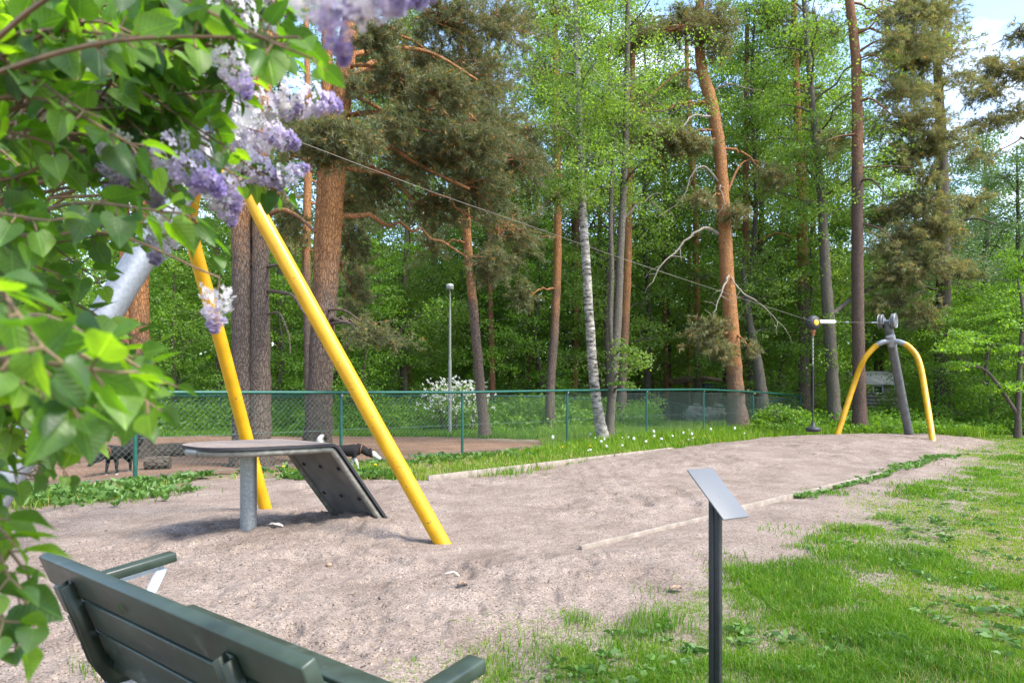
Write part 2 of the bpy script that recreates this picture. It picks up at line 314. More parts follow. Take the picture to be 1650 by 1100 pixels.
M['leaf_pale'] = leaf_mat('pale_leaf', [(0.0, (0.07, 0.13, 0.04)), (0.5, (0.11, 0.20, 0.055)), (1.0, (0.18, 0.27, 0.09))], 0.4, gloss=0.07)
M['leaf_bright'] = leaf_mat('bright_leaf', [(0.0, (0.07, 0.15, 0.012)), (0.5, (0.13, 0.25, 0.02)), (1.0, (0.20, 0.33, 0.035))], 0.45)
M['needle'] = leaf_mat('pine_needle', [(0.0, (0.085, 0.115, 0.034)), (0.45, (0.170, 0.190, 0.066)), (0.85, (0.270, 0.235, 0.090)), (0.93, (0.26, 0.17, 0.06)), (0.95, (0.52, 0.25, 0.035)), (1.0, (0.60, 0.31, 0.05))], 0.4, (1.5, 1.4, 0.8), 0.04)
M['needle_green'] = leaf_mat('green_needle', [(0.0, (0.035, 0.060, 0.022)), (0.5, (0.075, 0.105, 0.035)), (0.9, (0.12, 0.13, 0.05)), (0.93, (0.15, 0.14, 0.05)), (0.95, (0.55, 0.27, 0.04)), (1.0, (0.62, 0.32, 0.06))], 0.25, (1.2, 1.1, 0.7), 0.04)
M['grass'] = leaf_mat('grass_blade', [(0.0, (0.055, 0.145, 0.006)), (0.45, (0.120, 0.250, 0.008)), (0.8, (0.21, 0.31, 0.018)), (0.9, (0.26, 0.31, 0.06)), (1.0, (0.42, 0.34, 0.15))], 0.4, (1.5, 1.5, 0.5), 0.018, 0.0)
M['weed'] = leaf_mat('weed_leaf', [(0.0, (0.05, 0.12, 0.015)), (0.6, (0.10, 0.21, 0.03)), (1.0, (0.20, 0.30, 0.10))], 0.3, (1.3, 1.4, 0.7), 0.035, 0.0)
M['lilac_leaf'] = leaf_mat('lilac_leaf', [(0.0, (0.026, 0.075, 0.010)), (0.5, (0.066, 0.156, 0.011)), (1.0, (0.150, 0.275, 0.016))], 0.55, (2.5, 2.4, 0.7), 0.04, 0.0, 0.5)
def veined(m):
    """midrib and side veins from the leaf's own coordinates"""
    nt = m.node_tree; a = nd(nt, 'ShaderNodeAttribute', attribute_name='luv'); s = nd(nt, 'ShaderNodeSeparateXYZ'); nt.links.new(a.outputs['Vector'], s.inputs[0])
    ab = nd(nt, 'ShaderNodeMath', operation='ABSOLUTE'); nt.links.new(s.outputs[1], ab.inputs[0]); mi = nd(nt, 'ShaderNodeMapRange'); mi.inputs['From Min'].default_value = .028; mi.inputs['From Max'].default_value = .006; nt.links.new(ab.outputs[0], mi.inputs['Value'])
    d = nd(nt, 'ShaderNodeMath', operation='MULTIPLY_ADD'); d.inputs[1].default_value = -.75; nt.links.new(ab.outputs[0], d.inputs[0]); nt.links.new(s.outputs[0], d.inputs[2])
    q = nd(nt, 'ShaderNodeMath', operation='MULTIPLY'); q.inputs[1].default_value = 44.0; nt.links.new(d.outputs[0], q.inputs[0]); c = nd(nt, 'ShaderNodeMath', operation='COSINE'); nt.links.new(q.outputs[0], c.inputs[0])
    v = nd(nt, 'ShaderNodeMapRange'); v.inputs['From Min'].default_value = .86; v.inputs['From Max'].default_value = 1.0; v.inputs['To Max'].default_value = .55; nt.links.new(c.outputs[0], v.inputs['Value'])
    mxm = nd(nt, 'ShaderNodeMath', operation='MAXIMUM'); nt.links.new(mi.outputs[0], mxm.inputs[0]); nt.links.new(v.outputs[0], mxm.inputs[1])
    sc = next(n for n in nt.nodes if n.type == 'VECT_MATH' and n.operation == 'SCALE'); col = sc.outputs[0]; tg = [l.to_socket for l in nt.links if l.from_socket == col]
    k = nd(nt, 'ShaderNodeMapRange'); k.inputs['To Min'].default_value = 1.0; k.inputs['To Max'].default_value = 1.75; nt.links.new(mxm.outputs[0], k.inputs['Value'])
    t = nd(nt, 'ShaderNodeTexCoord'); n = nd(nt, 'ShaderNodeTexNoise', Scale=70.0, Detail=4.0); nt.links.new(t.outputs['Object'], n.inputs['Vector']); nr = nd(nt, 'ShaderNodeMapRange'); nr.inputs['To Min'].default_value = .65; nr.inputs['To Max'].default_value = 1.35; nt.links.new(n.outputs['Fac'], nr.inputs['Value'])
    kk = nd(nt, 'ShaderNodeMath', operation='MULTIPLY'); nt.links.new(k.outputs[0], kk.inputs[0]); nt.links.new(nr.outputs[0], kk.inputs[1])
    s2 = nd(nt, 'ShaderNodeVectorMath', operation='SCALE'); nt.links.new(col, s2.inputs[0]); nt.links.new(kk.outputs[0], s2.inputs['Scale'])
    for x in tg: nt.links.new(s2.outputs[0], x)
    b = nd(nt, 'ShaderNodeBump', Strength=.5, Distance=.002); nt.links.new(mxm.outputs[0], b.inputs['Height'])
    for x in nt.nodes:
        if x.type in ('BSDF_DIFFUSE', 'BSDF_GLOSSY', 'BSDF_TRANSLUCENT'): nt.links.new(b.outputs[0], x.inputs['Normal'])
veined(M['lilac_leaf'])
M['lilac_wood'] = simple('lilac_wood', (0.17, 0.11, 0.065), 0.8, nscale=25, namp=0.25)
M['lilac_flower'] = leaf_mat('lilac_petal', [(0.0, (0.38, 0.30, 0.60)), (0.45, (0.60, 0.52, 0.74)), (0.8, (0.80, 0.75, 0.82)), (1.0, (0.90, 0.87, 0.86))], 0.45, (1.0, 1.0, 1.0), 0.02, 0.0)
M['white_flower'] = leaf_mat('white_petal', [(0.0, (0.70, 0.70, 0.62)), (1.0, (0.85, 0.85, 0.80))], 0.2, (1, 1, 1), 0.0, 0.0)
M['yellow_flower'] = leaf_mat('yellow_petal', [(0.0, (0.75, 0.48, 0.02)), (1.0, (0.85, 0.60, 0.03))], 0.2, (1, 1, 1), 0.0, 0.0)
M['yellow'] = simple('yellow_paint', (0.58, 0.30, 0.004), 0.38, nscale=6, namp=0.09, dirt=(0.10, 0.07, 0.03), dscale=24, dpos=(0.62, 0.66))
def scuffed(m, scale, col, lo, hi):
    """dark scuff marks, long across the tube"""
    nt = m.node_tree; p = next(n for n in nt.nodes if n.type == 'BSDF_PRINCIPLED'); src = p.inputs['Base Color'].links[0].from_socket
    t = nd(nt, 'ShaderNodeTexCoord'); q = nd(nt, 'ShaderNodeMapping'); q.inputs['Scale'].default_value = scale; nt.links.new(t.outputs['Object'], q.inputs[0]); n = nd(nt, 'ShaderNodeTexNoise', Scale=1.0, Detail=4.0, Roughness=0.6); nt.links.new(q.outputs[0], n.inputs['Vector'])
    r = ramp(nt, [(lo, (0, 0, 0)), (hi, (.8, .8, .8))]); nt.links.new(n.outputs['Fac'], r.inputs[0]); x = nd(nt, 'ShaderNodeMix', data_type='RGBA'); x.inputs[7].default_value = (*col, 1)
    nt.links.new(r.outputs[0], x.inputs[0]); nt.links.new(src, x.inputs[6]); nt.links.new(x.outputs[2], p.inputs['Base Color'])
scuffed(M['yellow'], (14, 14, 60), (0.10, 0.06, 0.02), .66, .72)
M['steel'] = simple('grey_steel', (0.30, 0.31, 0.33), 0.45, 0.55, nscale=9, namp=0.12)
M['darksteel'] = simple('dark_grey_steel', (0.13, 0.13, 0.135), 0.5, 0.3, nscale=7, namp=0.15)
M['galv'] = simple('galvanised_steel', (0.27, 0.285, 0.29), 0.5, 0.6, nscale=40, namp=0.15)
M['pole_galv'] = simple('light_galvanised', (0.21, 0.222, 0.24), 0.45, 0.35, nscale=40, namp=0.1)
M['cable'] = simple('steel_cable', (0.17, 0.15, 0.12), 0.6, 0.2)
M['rubber'] = simple('black_rubber', (0.022, 0.022, 0.026), 0.6, nscale=30)
M['deck'] = simple('deck_rubber', (0.19, 0.150, 0.128), 0.9, nscale=60, namp=0.25, bump=0.3, bscale=200, dirt=(0.25, 0.20, 0.17), dscale=4, dpos=(0.45, 0.65))
M['panel'] = simple('panel_grey', (0.125, 0.118, 0.114), 0.7, nscale=5, namp=0.2, dirt=(0.18, 0.155, 0.135), dscale=3, dpos=(0.5, 0.7))
M['framegrey'] = simple('frame_grey', (0.23, 0.22, 0.19), 0.55, 0.35, nscale=20, namp=0.2)
M['fence_green'] = simple('fence_green', (0.008, 0.080, 0.058), 0.42, nscale=20, namp=0.15)
M['wire'] = simple('fence_wire', (0.11, 0.18, 0.15), 0.5, 0.2)
M['bench_green'] = simple('bench_green', (0.030, 0.046, 0.033), 0.42, nscale=10, namp=0.2, dirt=(0.15, 0.175, 0.165), dscale=9, dpos=(0.60, 0.76))
M['bench_metal'] = simple('bench_metal_green', (0.035, 0.045, 0.03), 0.45, 0.2, nscale=14, namp=0.2)
M['alu'] = simple('cast_aluminium', (0.55, 0.57, 0.62), 0.42, 0.3, nscale=30, namp=0.06)
M['sign_black'] = simple('sign_black', (0.022, 0.023, 0.025), 0.5, nscale=18, namp=0.15, dirt=(0.25, 0.24, 0.23), dscale=20, dpos=(0.70, 0.74))
M['sign_plate'] = simple('sign_plate', (0.105, 0.112, 0.122), 0.55, 0.0, nscale=4, namp=0.05)
M['board'] = simple('weathered_board', (0.25, 0.205, 0.165), 0.85, nscale=8, namp=0.22, bump=0.3, bscale=40)
M['lamp_pole'] = simple('lamp_pole_grey', (0.20, 0.21, 0.185), 0.55, 0.2)
M['lamp_head'] = simple('lamp_head_grey', (0.22, 0.25, 0.22), 0.5)
M['lamp_top'] = simple('lamp_cover', (0.55, 0.57, 0.57), 0.3)
M['shed_wall'] = simple('shed_boards', (0.32, 0.27, 0.31), 0.8, nscale=6, namp=0.15)
M['shed_roof'] = simple('shed_roof', (0.50, 0.49, 0.50), 0.7, nscale=3, namp=0.15)
M['white'] = simple('white_paint', (0.72, 0.73, 0.74), 0.5)
M['glass'] = simple('dark_glass', (0.05, 0.075, 0.06), 0.12)
M['rust'] = simple('rusty_sheet', (0.15, 0.085, 0.055), 0.85, nscale=4, namp=0.35)
M['tarp'] = simple('blue_tarp', (0.02, 0.045, 0.10), 0.5, nscale=3, namp=0.3)
M['timber'] = simple('raw_timber', (0.24, 0.17, 0.09), 0.85, nscale=6, namp=0.25)
M['darkboard'] = simple('dark_board', (0.045, 0.038, 0.03), 0.9, nscale=3, namp=0.4)
M['bags'] = simple('pale_sacks', (0.34, 0.33, 0.31), 0.7, nscale=4, namp=0.3, bump=0.4, bscale=8)
M['log'] = bark_mat('log_bark', (0.09, 0.07, 0.055), (0.17, 0.13, 0.10), vs=(2.2, 9, 9))
M['paper'] = simple('pale_scrap', (0.62, 0.54, 0.45), 0.8)
M['stone'] = simple('stone', (0.30, 0.20, 0.13), 0.8, nscale=20, namp=0.25)
M['rustmetal'] = simple('rust_metal', (0.24, 0.09, 0.04), 0.7, 0.2)
M['cone_yellow'] = simple('hub_yellow', (0.75, 0.42, 0.03), 0.5)
M['chain'] = simple('chain_steel', (0.35, 0.33, 0.30), 0.4, 0.7)

# ------------------------------------------------------------------ ground, sand, dirt
PIT = [tuple(G(*q)) for q in [(-60, 850), (100, 815), (250, 797), (300, 776), (400, 770), (520, 770), (690, 778), (830, 764), (970, 745), (1080, 728), (1140, 718),
       (1260, 707), (1345, 703), (1500, 700), (1605, 712), (1535, 734), (1560, 748), (1440, 800), (1330, 850), (1250, 890), (1150, 930), (1020, 985),
       (930, 1025), (830, 1070), (770, 1110)]] + [(-0.5, 2.2), (-1.2, 1.3), (-3.2, 1.2), (-7.5, 2.2), (-8.5, 5.0), (-6.6, 6.9)]
FD = np.array([0.700, 0.714]); FD = FD / np.linalg.norm(FD); F0 = np.array([-5.63, 10.2])
def fen(s, off=0.0):
    nrm = np.array([FD[1], -FD[0]]); return F0 + FD * s + nrm * off       # off > 0: towards the pit
def fence_side(x, y): return (x - F0[0]) * FD[1] - (y - F0[1]) * FD[0]      # > 0 on the pit side
def mounds(x, y):
    z = 0.085 * np.exp(-(((x + 1.45) / 0.62) ** 2 + ((y - 6.75) / 0.55) ** 2)) + 0.06 * np.exp(-(((x + 2.25) / 0.8) ** 2 + ((y - 6.0) / 0.6) ** 2))
    z += 0.05 * np.exp(-(((x - 0.4) / 2.5) ** 2 + ((y - 8.9) / 1.2) ** 2))
    z += 0.18 * sstep(9, 14, y) * np.exp(-((x - 6.5 - (y - 16) * 0.9) / 3.2) ** 2) * sstep(24, 19, y)
    return z
HSEG = [tuple(G(935, 888)), tuple(G(1420, 769))]
def sandz(x, y):
    x = np.asarray(x, float); y = np.asarray(y, float); calm = .12 + .88 * sstep(.03, .45, pt_dist(HSEG, x, y, False))
    ins = -sdist(PIT, x, y)
    b = fbm(x * 1.3, y * 1.3, 3, 3) * 0.035
    wx = x + 0.15 * fbm(x * 3, y * 3, 8, 2); wy = y + 0.15 * fbm(x * 3, y * 3, 12, 2)
    dimple = np.abs(vnoise(wx * 4.2, wy * 4.2, 21) - 0.5) * 2; dim2 = np.abs(vnoise(wx * 8.3, wy * 8.3, 31) - 0.5) * 2
    foot = sstep(0.62, 0.80, vnoise(wx * 3.6, wy * 3.6, 41)) + .9 * sstep(0.66, 0.80, vnoise(wx * 6.3, wy * 6.3, 43)) + .5 * sstep(.68, .80, vnoise(wx * 10, wy * 10, 47))
    z = b + 0.014 * (1 - dimple ** 1.5) + 0.016 * (1 - dim2) - 0.028 * foot + 0.010 * vnoise(x * 17, y * 17, 51) + 0.012 * (1 - np.abs(vnoise(wx * 12, wy * 12, 61) - .5) * 2)
    return 0.003 + 0.007 * sstep(-.3, .5, ins) + calm * (mounds(x, y) * sstep(0, 0.5, ins) + (z * (0.35 + 0.65 * sstep(0.35, 0.6, fbm(x * .5, y * .5, 77, 2)))) * sstep(0.0, 0.5, ins))

def polar_sheet(y0, y1, t0, t1, dt, keep, zf, name, mat, smooth=180):
    ny = int(math.log(y1 / y0) / dt) + 1; nt_ = int((t1 - t0) / dt) + 1
    Y, T = np.meshgrid(y0 * np.exp(np.linspace(0, math.log(y1 / y0), ny)), np.linspace(t0, t1, nt_), indexing='ij'); X = T * Y
    k = keep(X, Y); i, j = np.meshgrid(np.arange(ny - 1), np.arange(nt_ - 1), indexing='ij')
    ok = k[:-1, :-1] & k[1:, :-1] & k[:-1, 1:] & k[1:, 1:]; i = i[ok]; j = j[ok]
    F = np.stack([i * nt_ + j, i * nt_ + j + 1, (i + 1) * nt_ + j + 1, (i + 1) * nt_ + j], 1)
    used = np.unique(F); remap = np.full(ny * nt_, -1); remap[used] = np.arange(len(used))
    x = X.ravel()[used]; y = Y.ravel()[used]; mb = MB(); mb.add(np.stack([x, y, zf(x, y)], 1), remap[F])
    return mb.build(name, mat, smooth=smooth)
def groundz(x, y): return 0.9 * sstep(34, 70, np.hypot(x, y)) + 9.0 * sstep(66, 150, np.hypot(x, y)) * sstep(-30, 20, y)
# the ground sheet reaches the horizon
def rings():
    rad = np.concatenate([[0.0], np.geomspace(1.0, 1400, 44)]); na = 72; a = np.arange(na) * 2 * math.pi / na
    V = [(0, 0, 0)]; F4 = []; F3 = []
    for r in rad[1:]:
        for q in a: V.append((r * math.cos(q), r * math.sin(q), 0))
    V = np.array(V, float); V[:, 2] = groundz(V[:, 0], V[:, 1])
    for j in range(na): F3.append((0, 1 + j, 1 + (j + 1) % na))
    for i in range(len(rad) - 2):
        for j in range(na): F4.append((1 + i * na + j, 1 + (i + 1) * na + j, 1 + (i + 1) * na + (j + 1) % na, 1 + i * na + (j + 1) % na))
    mb = MB(); mb.add(V, F3); F4 = np.array(F4); rc = np.hypot(*V[F4].mean(1)[:, :2].T); mb.F.append((F4[rc <= 31], np.zeros((rc <= 31).sum()), 0)); mb.F.append((F4[rc > 31], np.zeros((rc > 31).sum()), 1)); return mb
tag(rings().build('ground', [M['soil'], M['moss']], smooth=180), 'grassy earth under the lawn and the wood', kind='structure')
tag(polar_sheet(1.1, 24.6, -1.5, 1.0, 0.0043, lambda x, y: (sdist(PIT, x, y) - .95 * ((fence_side(x, y) > 6.6) & (x > -.6)) + 0.30 * (fbm(x * 2.2, y * 2.2, 6, 3) - 0.5) + .25 * (fbm(x * 9, y * 9, 16, 2) - .5)) < 0, sandz, 'sand_pit', M['sand']), 'reddish grey sand of the play pit', kind='structure')
DIRT = [tuple(fen(s, -0.15)) for s in (-9, -3, 0, 3, 6.5, 9.5)] + [(1.0, 19.5), (-3, 22.5), (-8, 23.5), (-14, 23), (-22, 22), (-24, 12)]
def dirtz(x, y): return 0.006 + 0.03 * fbm(x * 2, y * 2, 14, 3) * sstep(0, .6, -sdist(DIRT, x, y))
tag(polar_sheet(5.0, 24, -1.6, 0.2, 0.011, lambda x, y: (sdist(DIRT, x, y) + 0.8 * (fbm(x * 1.2, y * 1.2, 16, 3) - 0.5)) < 0, dirtz, 'bare_dirt', M['dirt']), 'trampled brown earth of the fenced dog yard', kind='structure')
#NEXT1
V3 = lambda *a: np.array(a, float)
DIRW = unit(V3(0.69, 0.724, 0)); NRMW = V3(DIRW[1], -DIRW[0], 0)     # along the zip line, and across it (towards the camera)
UP = V3(0, 0, 1)
def gz(x, y): return float(sandz(np.array([x]), np.array([y]))[0])

# ------------------------------------------------------------------ timber edging boards (each board is a thing)
def edging(a, b, label, h=0.10, w=0.034, z0=0.0):
    a = np.asarray(a, float); b = np.asarray(b, float); n = 12; t = np.linspace(0, 1, n)[:, None]; mid = (a + b) / 2
    c = a + (b - a) * t; d = unit(b - a); s = V3(d[1], -d[0])
    wob = (np.random.RandomState(int(abs(a[0]) * 97) % 999).rand(n) - 0.5) * 0.006
    V = []
    for k in range(n):
        for (o, z) in ((-w / 2, -0.05), (w / 2, -0.05), (w / 2, h + wob[k]), (-w / 2, h + wob[k] * .6)): V.append((*(c[k] + s * o), z0 + z))
    F = [(k * 4 + q, (k + 1) * 4 + q, (k + 1) * 4 + (q + 1) % 4, k * 4 + (q + 1) % 4) for k in range(n - 1) for q in range(4)] + [(0, 1, 2, 3), ((n - 1) * 4 + 3, (n - 1) * 4 + 2, (n - 1) * 4 + 1, (n - 1) * 4)]
    mb = MB(); mb.add(V, F); o = mb.build('edging_board', M['board'], origin=(mid[0], mid[1], z0), bevel=0.005)
    tag(o, label, 'edging board', 'timber boards edging the sand pit')
E0, E1 = G(690, 778), G(1085, 728)
ev = E1 - E0
for k, lab in enumerate(('weathered edging board along the far grass verge, nearest the tall yellow leg', 'weathered edging board in the middle of the far verge edge',
                         'weathered edging board of the far verge edge, nearest the white birch trunk')):
    edging(E0 + ev * (k / 3 + (0.003 if k else 0)), E0 + ev * ((k + 1) / 3 - 0.003), lab, h=0.115)
H0, H1 = G(935, 888), G(1420, 769)
hv = H1 - H0
for k, lab in enumerate(('pale edging board between sand and path, half buried at its near end', 'pale edging board between sand and path, just behind the sign plate',
                         'pale edging board between sand and path with weeds growing over it')):
    edging(H0 + hv * (k / 3 + (0.003 if k else 0)), H0 + hv * ((k + 1) / 3 - 0.003), lab, h=(0.050, 0.075, 0.085)[k])

# ------------------------------------------------------------------ zip line frames
def zip_frame(base_label, legs, mast, r_leg, r_mast, wheel_c, axle, wheel_r, name='zip_line_stand', stub=0.22, axis_t=None):
    mid = (legs[0][0] + legs[1][0]) / 2; root = thing(name, (mid[0], mid[1], 0), base_label, 'zip line frame', 'steel end frames of the zip line')
    for pts in legs:
        c = spline(np.array(pts), 34); L_ = np.cumsum(np.r_[0, np.linalg.norm(np.diff(c, axis=0), axis=1)]); cut = np.searchsorted(L_, L_[-1] - stub)
        mb = MB(); tube(mb, c[:cut + 1], r_leg, 20); lg = mb.build('leg', M['yellow'], root, smooth=50)
        mb = MB(); tube(mb, c[cut - 1:], r_leg * 0.93, 18); mb.build('leg_joint', M['steel'], root, smooth=50)
    mb = MB(); tube(mb, mast, r_mast, 24); mb.build('mast', mastmat, root, smooth=50)
    j = legs[0][-1]; md = unit(mast[1] - mast[0]); mb = MB(); tube(mb, [j - md * 0.16, j + md * 0.16], r_mast * 1.06, 24); mb.build('collar', M['steel'], root, smooth=50)
    for sgn in (-1, 1):
        mb = MB(); c = wheel_c + axle * sgn * 0.17; a = axle * sgn; pr = [(0.0, 0.035), (0.10, 0.04), (0.5, 0.05), (0.62, 0.058), (0.66, 0.050), (0.86, 0.055), (0.95, 0.045), (1.0, 0.02), (1.0, -0.04), (0.93, -0.055), (0.0, -0.055)]
        s1 = unit(np.cross(a, UP)); s2 = np.cross(a, s1); n = 36; q = np.arange(n) * 2 * math.pi / n
        V = np.concatenate([c + a * h + wheel_r * rr * (np.cos(q)[:, None] * s1 + np.sin(q)[:, None] * s2) for rr, h in pr]); F = [(i * n + k, i * n + (k + 1) % n, (i + 1) * n + (k + 1) % n, (i + 1) * n + k) for i in range(len(pr) - 1) for k in range(n)]
        mb.add(V, F); w = mb.build('cap_disc', M['darksteel'], root, smooth=35)
        mb = MB(); tube(mb, c[None] + a * 0.052 + wheel_r * 0.985 * (np.cos(np.r_[q, q[:2]])[:, None] * s1 + np.sin(np.r_[q, q[:2]])[:, None] * s2), 0.012, 8, cap=False); mb.build('rim', M['steel'], w, smooth=60)
    mb = MB(); tube(mb, [wheel_c - axle * 0.2, wheel_c + axle * 0.2], 0.05, 16)
    for o in (-0.09, 0.09): box(mb, wheel_c + axle * o, (axle, DIRW, UP), (0.012, 0.13, 0.10))
    mb.build('axle', M['steel'], root, smooth=40)
    return root
NJ = V3(-2.74, 6.02, 3.36); NT = V3(-2.60, 6.18, 3.80)
mastmat = M['pole_galv']
nl = [[V3(-0.53, 5.955, -0.12), V3(-0.592, 5.96, 0.0), P(640, 745, 5.96), P(520, 529, 5.97), P(425, 358, 5.97), P(392, 303, 5.98), NJ],
      [V3(-2.76, 7.76, -0.12), V3(-2.78, 7.73, 0.0), P(397, 705, 7.5), P(348, 522, 7.0), P(310, 385, 6.62), P(308, 330, 6.42), NJ]]
zip_frame('tall near zip line frame with two splayed yellow legs in the sand', nl, [V3(-3.95, 4.61, -0.1), NT], 0.069, 0.115, NT + V3(0, 0, 0.02), NRMW, 0.235)
FT = P(1430, 519, 20.6); FJ = P(1436, 549, 20.5)
mastmat = M['darksteel']
fl = [[np.r_[G(1345, 709), -0.1], P(1375, 622, 20.9), P(1390, 583, 20.7), P(1407, 561, 20.6), P(1421, 551.5, 20.5), FJ],
      [np.r_[G(1505, 718), -0.1], P(1492, 640, 19.3), P(1481, 583, 19.8), P(1466, 560, 20.1), P(1450, 551, 20.3), FJ]]
zip_frame('far zip line frame with two arched yellow legs and grey mast', fl, [np.r_[G(1467, 706), -0.1], FT], 0.082, 0.125, FT + V3(0, 0, 0.03), NRMW, 0.22, stub=0.42)

# ------------------------------------------------------------------ cable with its stops
WP = [NT + DIRW * 0.1, V3(-2.32, 6.45, 3.825), V3(-1.43, 7.4, 3.735), V3(-.75, 8.1, 3.665), V3(.21, 9.09, 3.59), V3(1.84, 10.77, 3.454), V3(4.5, 13.5, 3.27), P(1310, 518, 16.2), P(1424, 520, 20.3)]
croot = thing('zip_line_cable', WP[0], 'thin steel cable running from the near frame down to the far frame', 'zip line cable')
mb = MB(); tube(mb, np.vstack([spline(np.array(WP[:8]), 60), WP[8]]), 0.0038, 6); mb.build('wire_rope', M['cable'], croot, smooth=60)
d1 = unit(WP[2] - WP[1]); c1 = P(450, 217, 6.57)
mb = MB(); tube(mb, [c1 - d1 * .10, c1 - d1 * .085, c1 - d1 * .08, c1 + d1 * .08, c1 + d1 * .085, c1 + d1 * .10], [.034, .042, .037, .037, .042, .034], 18); st = mb.build('cable_stop', M['darksteel'], croot, smooth=40)
mb = MB(); box(mb, c1 + NRMW * .033 - UP * .012, (d1, np.cross(d1, NRMW), NRMW), (.05, .016, .006)); mb.build('plate', M['paper'], st)
d2 = unit(WP[8] - WP[7])
mb = MB(); tube(mb, [WP[7] + d2 * .25, WP[7] + d2 * 1.45], .047, 16); mb.build('buffer_tube', M['white'], croot, smooth=40)
for s in (2.3, 2.42, 4.5, 4.62, 4.75, 4.9):
    mb = MB(); tube(mb, [WP[7] + d2 * s, WP[7] + d2 * (s + .07)], .026, 8); mb.build('clamp', M['steel'], croot, smooth=40)

# ------------------------------------------------------------------ hanging seat
tr = WP[7] + V3(0, 0, -0.03); troot = thing('hanging_seat', tr, 'black round zip line seat hanging on a chain from the cable trolley', 'zip line seat')
def disc(mb, c, a, pr, n=28, mat=0):
    s1 = unit(np.cross(a, UP)) if abs(a[2]) < .9 else V3(1, 0, 0); s2 = np.cross(a, s1); q = np.arange(n) * 2 * math.pi / n
    V = np.concatenate([c + a * h + r_ * (np.cos(q)[:, None] * s1 + np.sin(q)[:, None] * s2) for r_, h in pr]); F = [(i * n + k, (i + 1) * n + k, (i + 1) * n + (k + 1) % n, i * n + (k + 1) % n) for i in range(len(pr) - 1) for k in range(n)]
    mb.add(V, np.array(F)[:, ::-1], mat=mat)
hx = unit(V3(0.35, -0.94, 0.0))
mb = MB(); disc(mb, tr, hx, [(0.0, .10), (.06, .105), (.13, .095), (.165, .06), (.18, .0), (.165, -.06), (.13, -.095), (0.0, -.10)]); hb = mb.build('trolley_housing', M['rubber'], troot, smooth=60)
mb = MB(); disc(mb, tr + hx * .104, hx, [(0.0, .012), (.055, .012), (.07, .004), (.07, -.004)]); mb.build('hub_cap', M['cone_yellow'], hb, smooth=40)
mb = MB(); tube(mb, [tr - UP * .15, tr - UP * .2, tr - UP * .24, tr - UP * .30], [.05, .06, .035, .04], 14); mb.build('shackle', M['rustmetal'], troot, smooth=50)
mb = MB(); z = tr[2] - .30; k = 0
while z > tr[2] - 1.02:
    q = np.linspace(0, 2 * math.pi, 13)[:-1]; ax = V3(1, 0, 0) if k % 2 else V3(0, 1, 0)
    tube(mb, np.array([tr * [1, 1, 0] + UP * (z - .028) + ax * .015 * math.cos(a) + UP * .03 * math.sin(a) for a in np.r_[q, q[0], q[1]]]), .006, 5, cap=False); z -= .046; k += 1
mb.build('chain', M['chain'], troot, smooth=60)
st_z = P(1312, 692, 16.2)[2]
mb = MB(); tube(mb, [tr * [1, 1, 0] + UP * (tr[2] - 1.0), tr * [1, 1, 0] + UP * (st_z + .06)], .017, 10); mb.build('sleeve', M['rubber'], troot, smooth=60)
mb = MB(); disc(mb, tr * [1, 1, 0] + UP * st_z, UP, [(0.0, .20), (.03, .20), (.05, .10), (.09, .065), (.14, .06), (.165, .03), (.17, 0), (.155, -.035), (.1, -.05), (0.0, -.05)]); mb.build('seat', M['rubber'], troot, smooth=60)

# ------------------------------------------------------------------ launch platform
HM = V3(-1.94, 6.61, 0.885); PW = V3(-0.72, 0.69, 0); PD = V3(0.69, 0.72, 0)
PW = unit(PW); PD = unit(PD)
def sheet_profile(off):
    """(distance along PD, height) along the middle surface, offset below the top skin by off"""
    pts = [(-1.13, 0), (-1.122, .001), (-1.105, .002), (-1.075, .003), (-1.03, .004), (-.97, .005), (-.89, .005), (-.78, .005), (-.6, .004), (-.3, 0), (-.10, 0), (-.055, -.004), (-.02, -.022), (.012, -.055), (.05, -.105)] + [(.05 + .62 * t, -.105 - .83 * t) for t in np.linspace(.06, 1, 12)]
    pts = np.array(pts); T = unit(np.gradient(pts, axis=0)); N = np.stack([T[:, 1], -T[:, 0]], 1); return pts + N * off
def halfw(s, inset):
    w = .5; r = .36
    if s < -1.13 + r + inset: q = max(0.0, (s + 1.13 - inset) / r); w = .5 - r + r * math.sqrt(max(0, 1 - (1 - q) ** 2)); w = max(w, .06)
    return max(.02, w - inset)
def sheet(off, th, inset, s_from=None, n=15, s_to=1e9):
    a = np.array(sheet_profile(off)); b = np.array(sheet_profile(off + th)); base = np.array(sheet_profile(0)); V = []
    idx = [k for k in range(len(base)) if (s_from is None or base[k][0] > s_from) and base[k][0] < s_to]
    if s_from is None: idx = idx[1:] if inset > .02 else idx
    for src in (a, b):
        for k in idx:
            w = halfw(base[k][0], inset)
            for t in np.linspace(-1, 1, n): V.append(HM + PD * src[k][0] + UP * src[k][1] + PW * w * t)
    m = len(idx); mb = MB(); F = []
    for i in range(m - 1):
        for j in range(n - 1):
            F.append((i * n + j, i * n + j + 1, (i + 1) * n + j + 1, (i + 1) * n + j)); o = m * n
            F.append((o + i * n + j, o + (i + 1) * n + j, o + (i + 1) * n + j + 1, o + i * n + j + 1))
    o = m * n
    Fs = [(i * n, (i + 1) * n, o + (i + 1) * n, o + i * n) for i in range(m - 1)] + [(i * n + n - 1, o + i * n + n - 1, o + (i + 1) * n + n - 1, (i + 1) * n + n - 1) for i in range(m - 1)]
    Fs += [(j, o + j, o + j + 1, j + 1) for j in range(n - 1)] + [((m - 1) * n + j, (m - 1) * n + j + 1, o + (m - 1) * n + j + 1, o + (m - 1) * n + j) for j in range(n - 1)]
    mb.add(V, np.array(F + Fs)[:, ::-1]); return mb, len(F), V, idx
proot = thing('launch_platform', (-2.4, 6.25, 0), 'grey zip line launch platform with a steep ramp on a round post', 'launch platform')
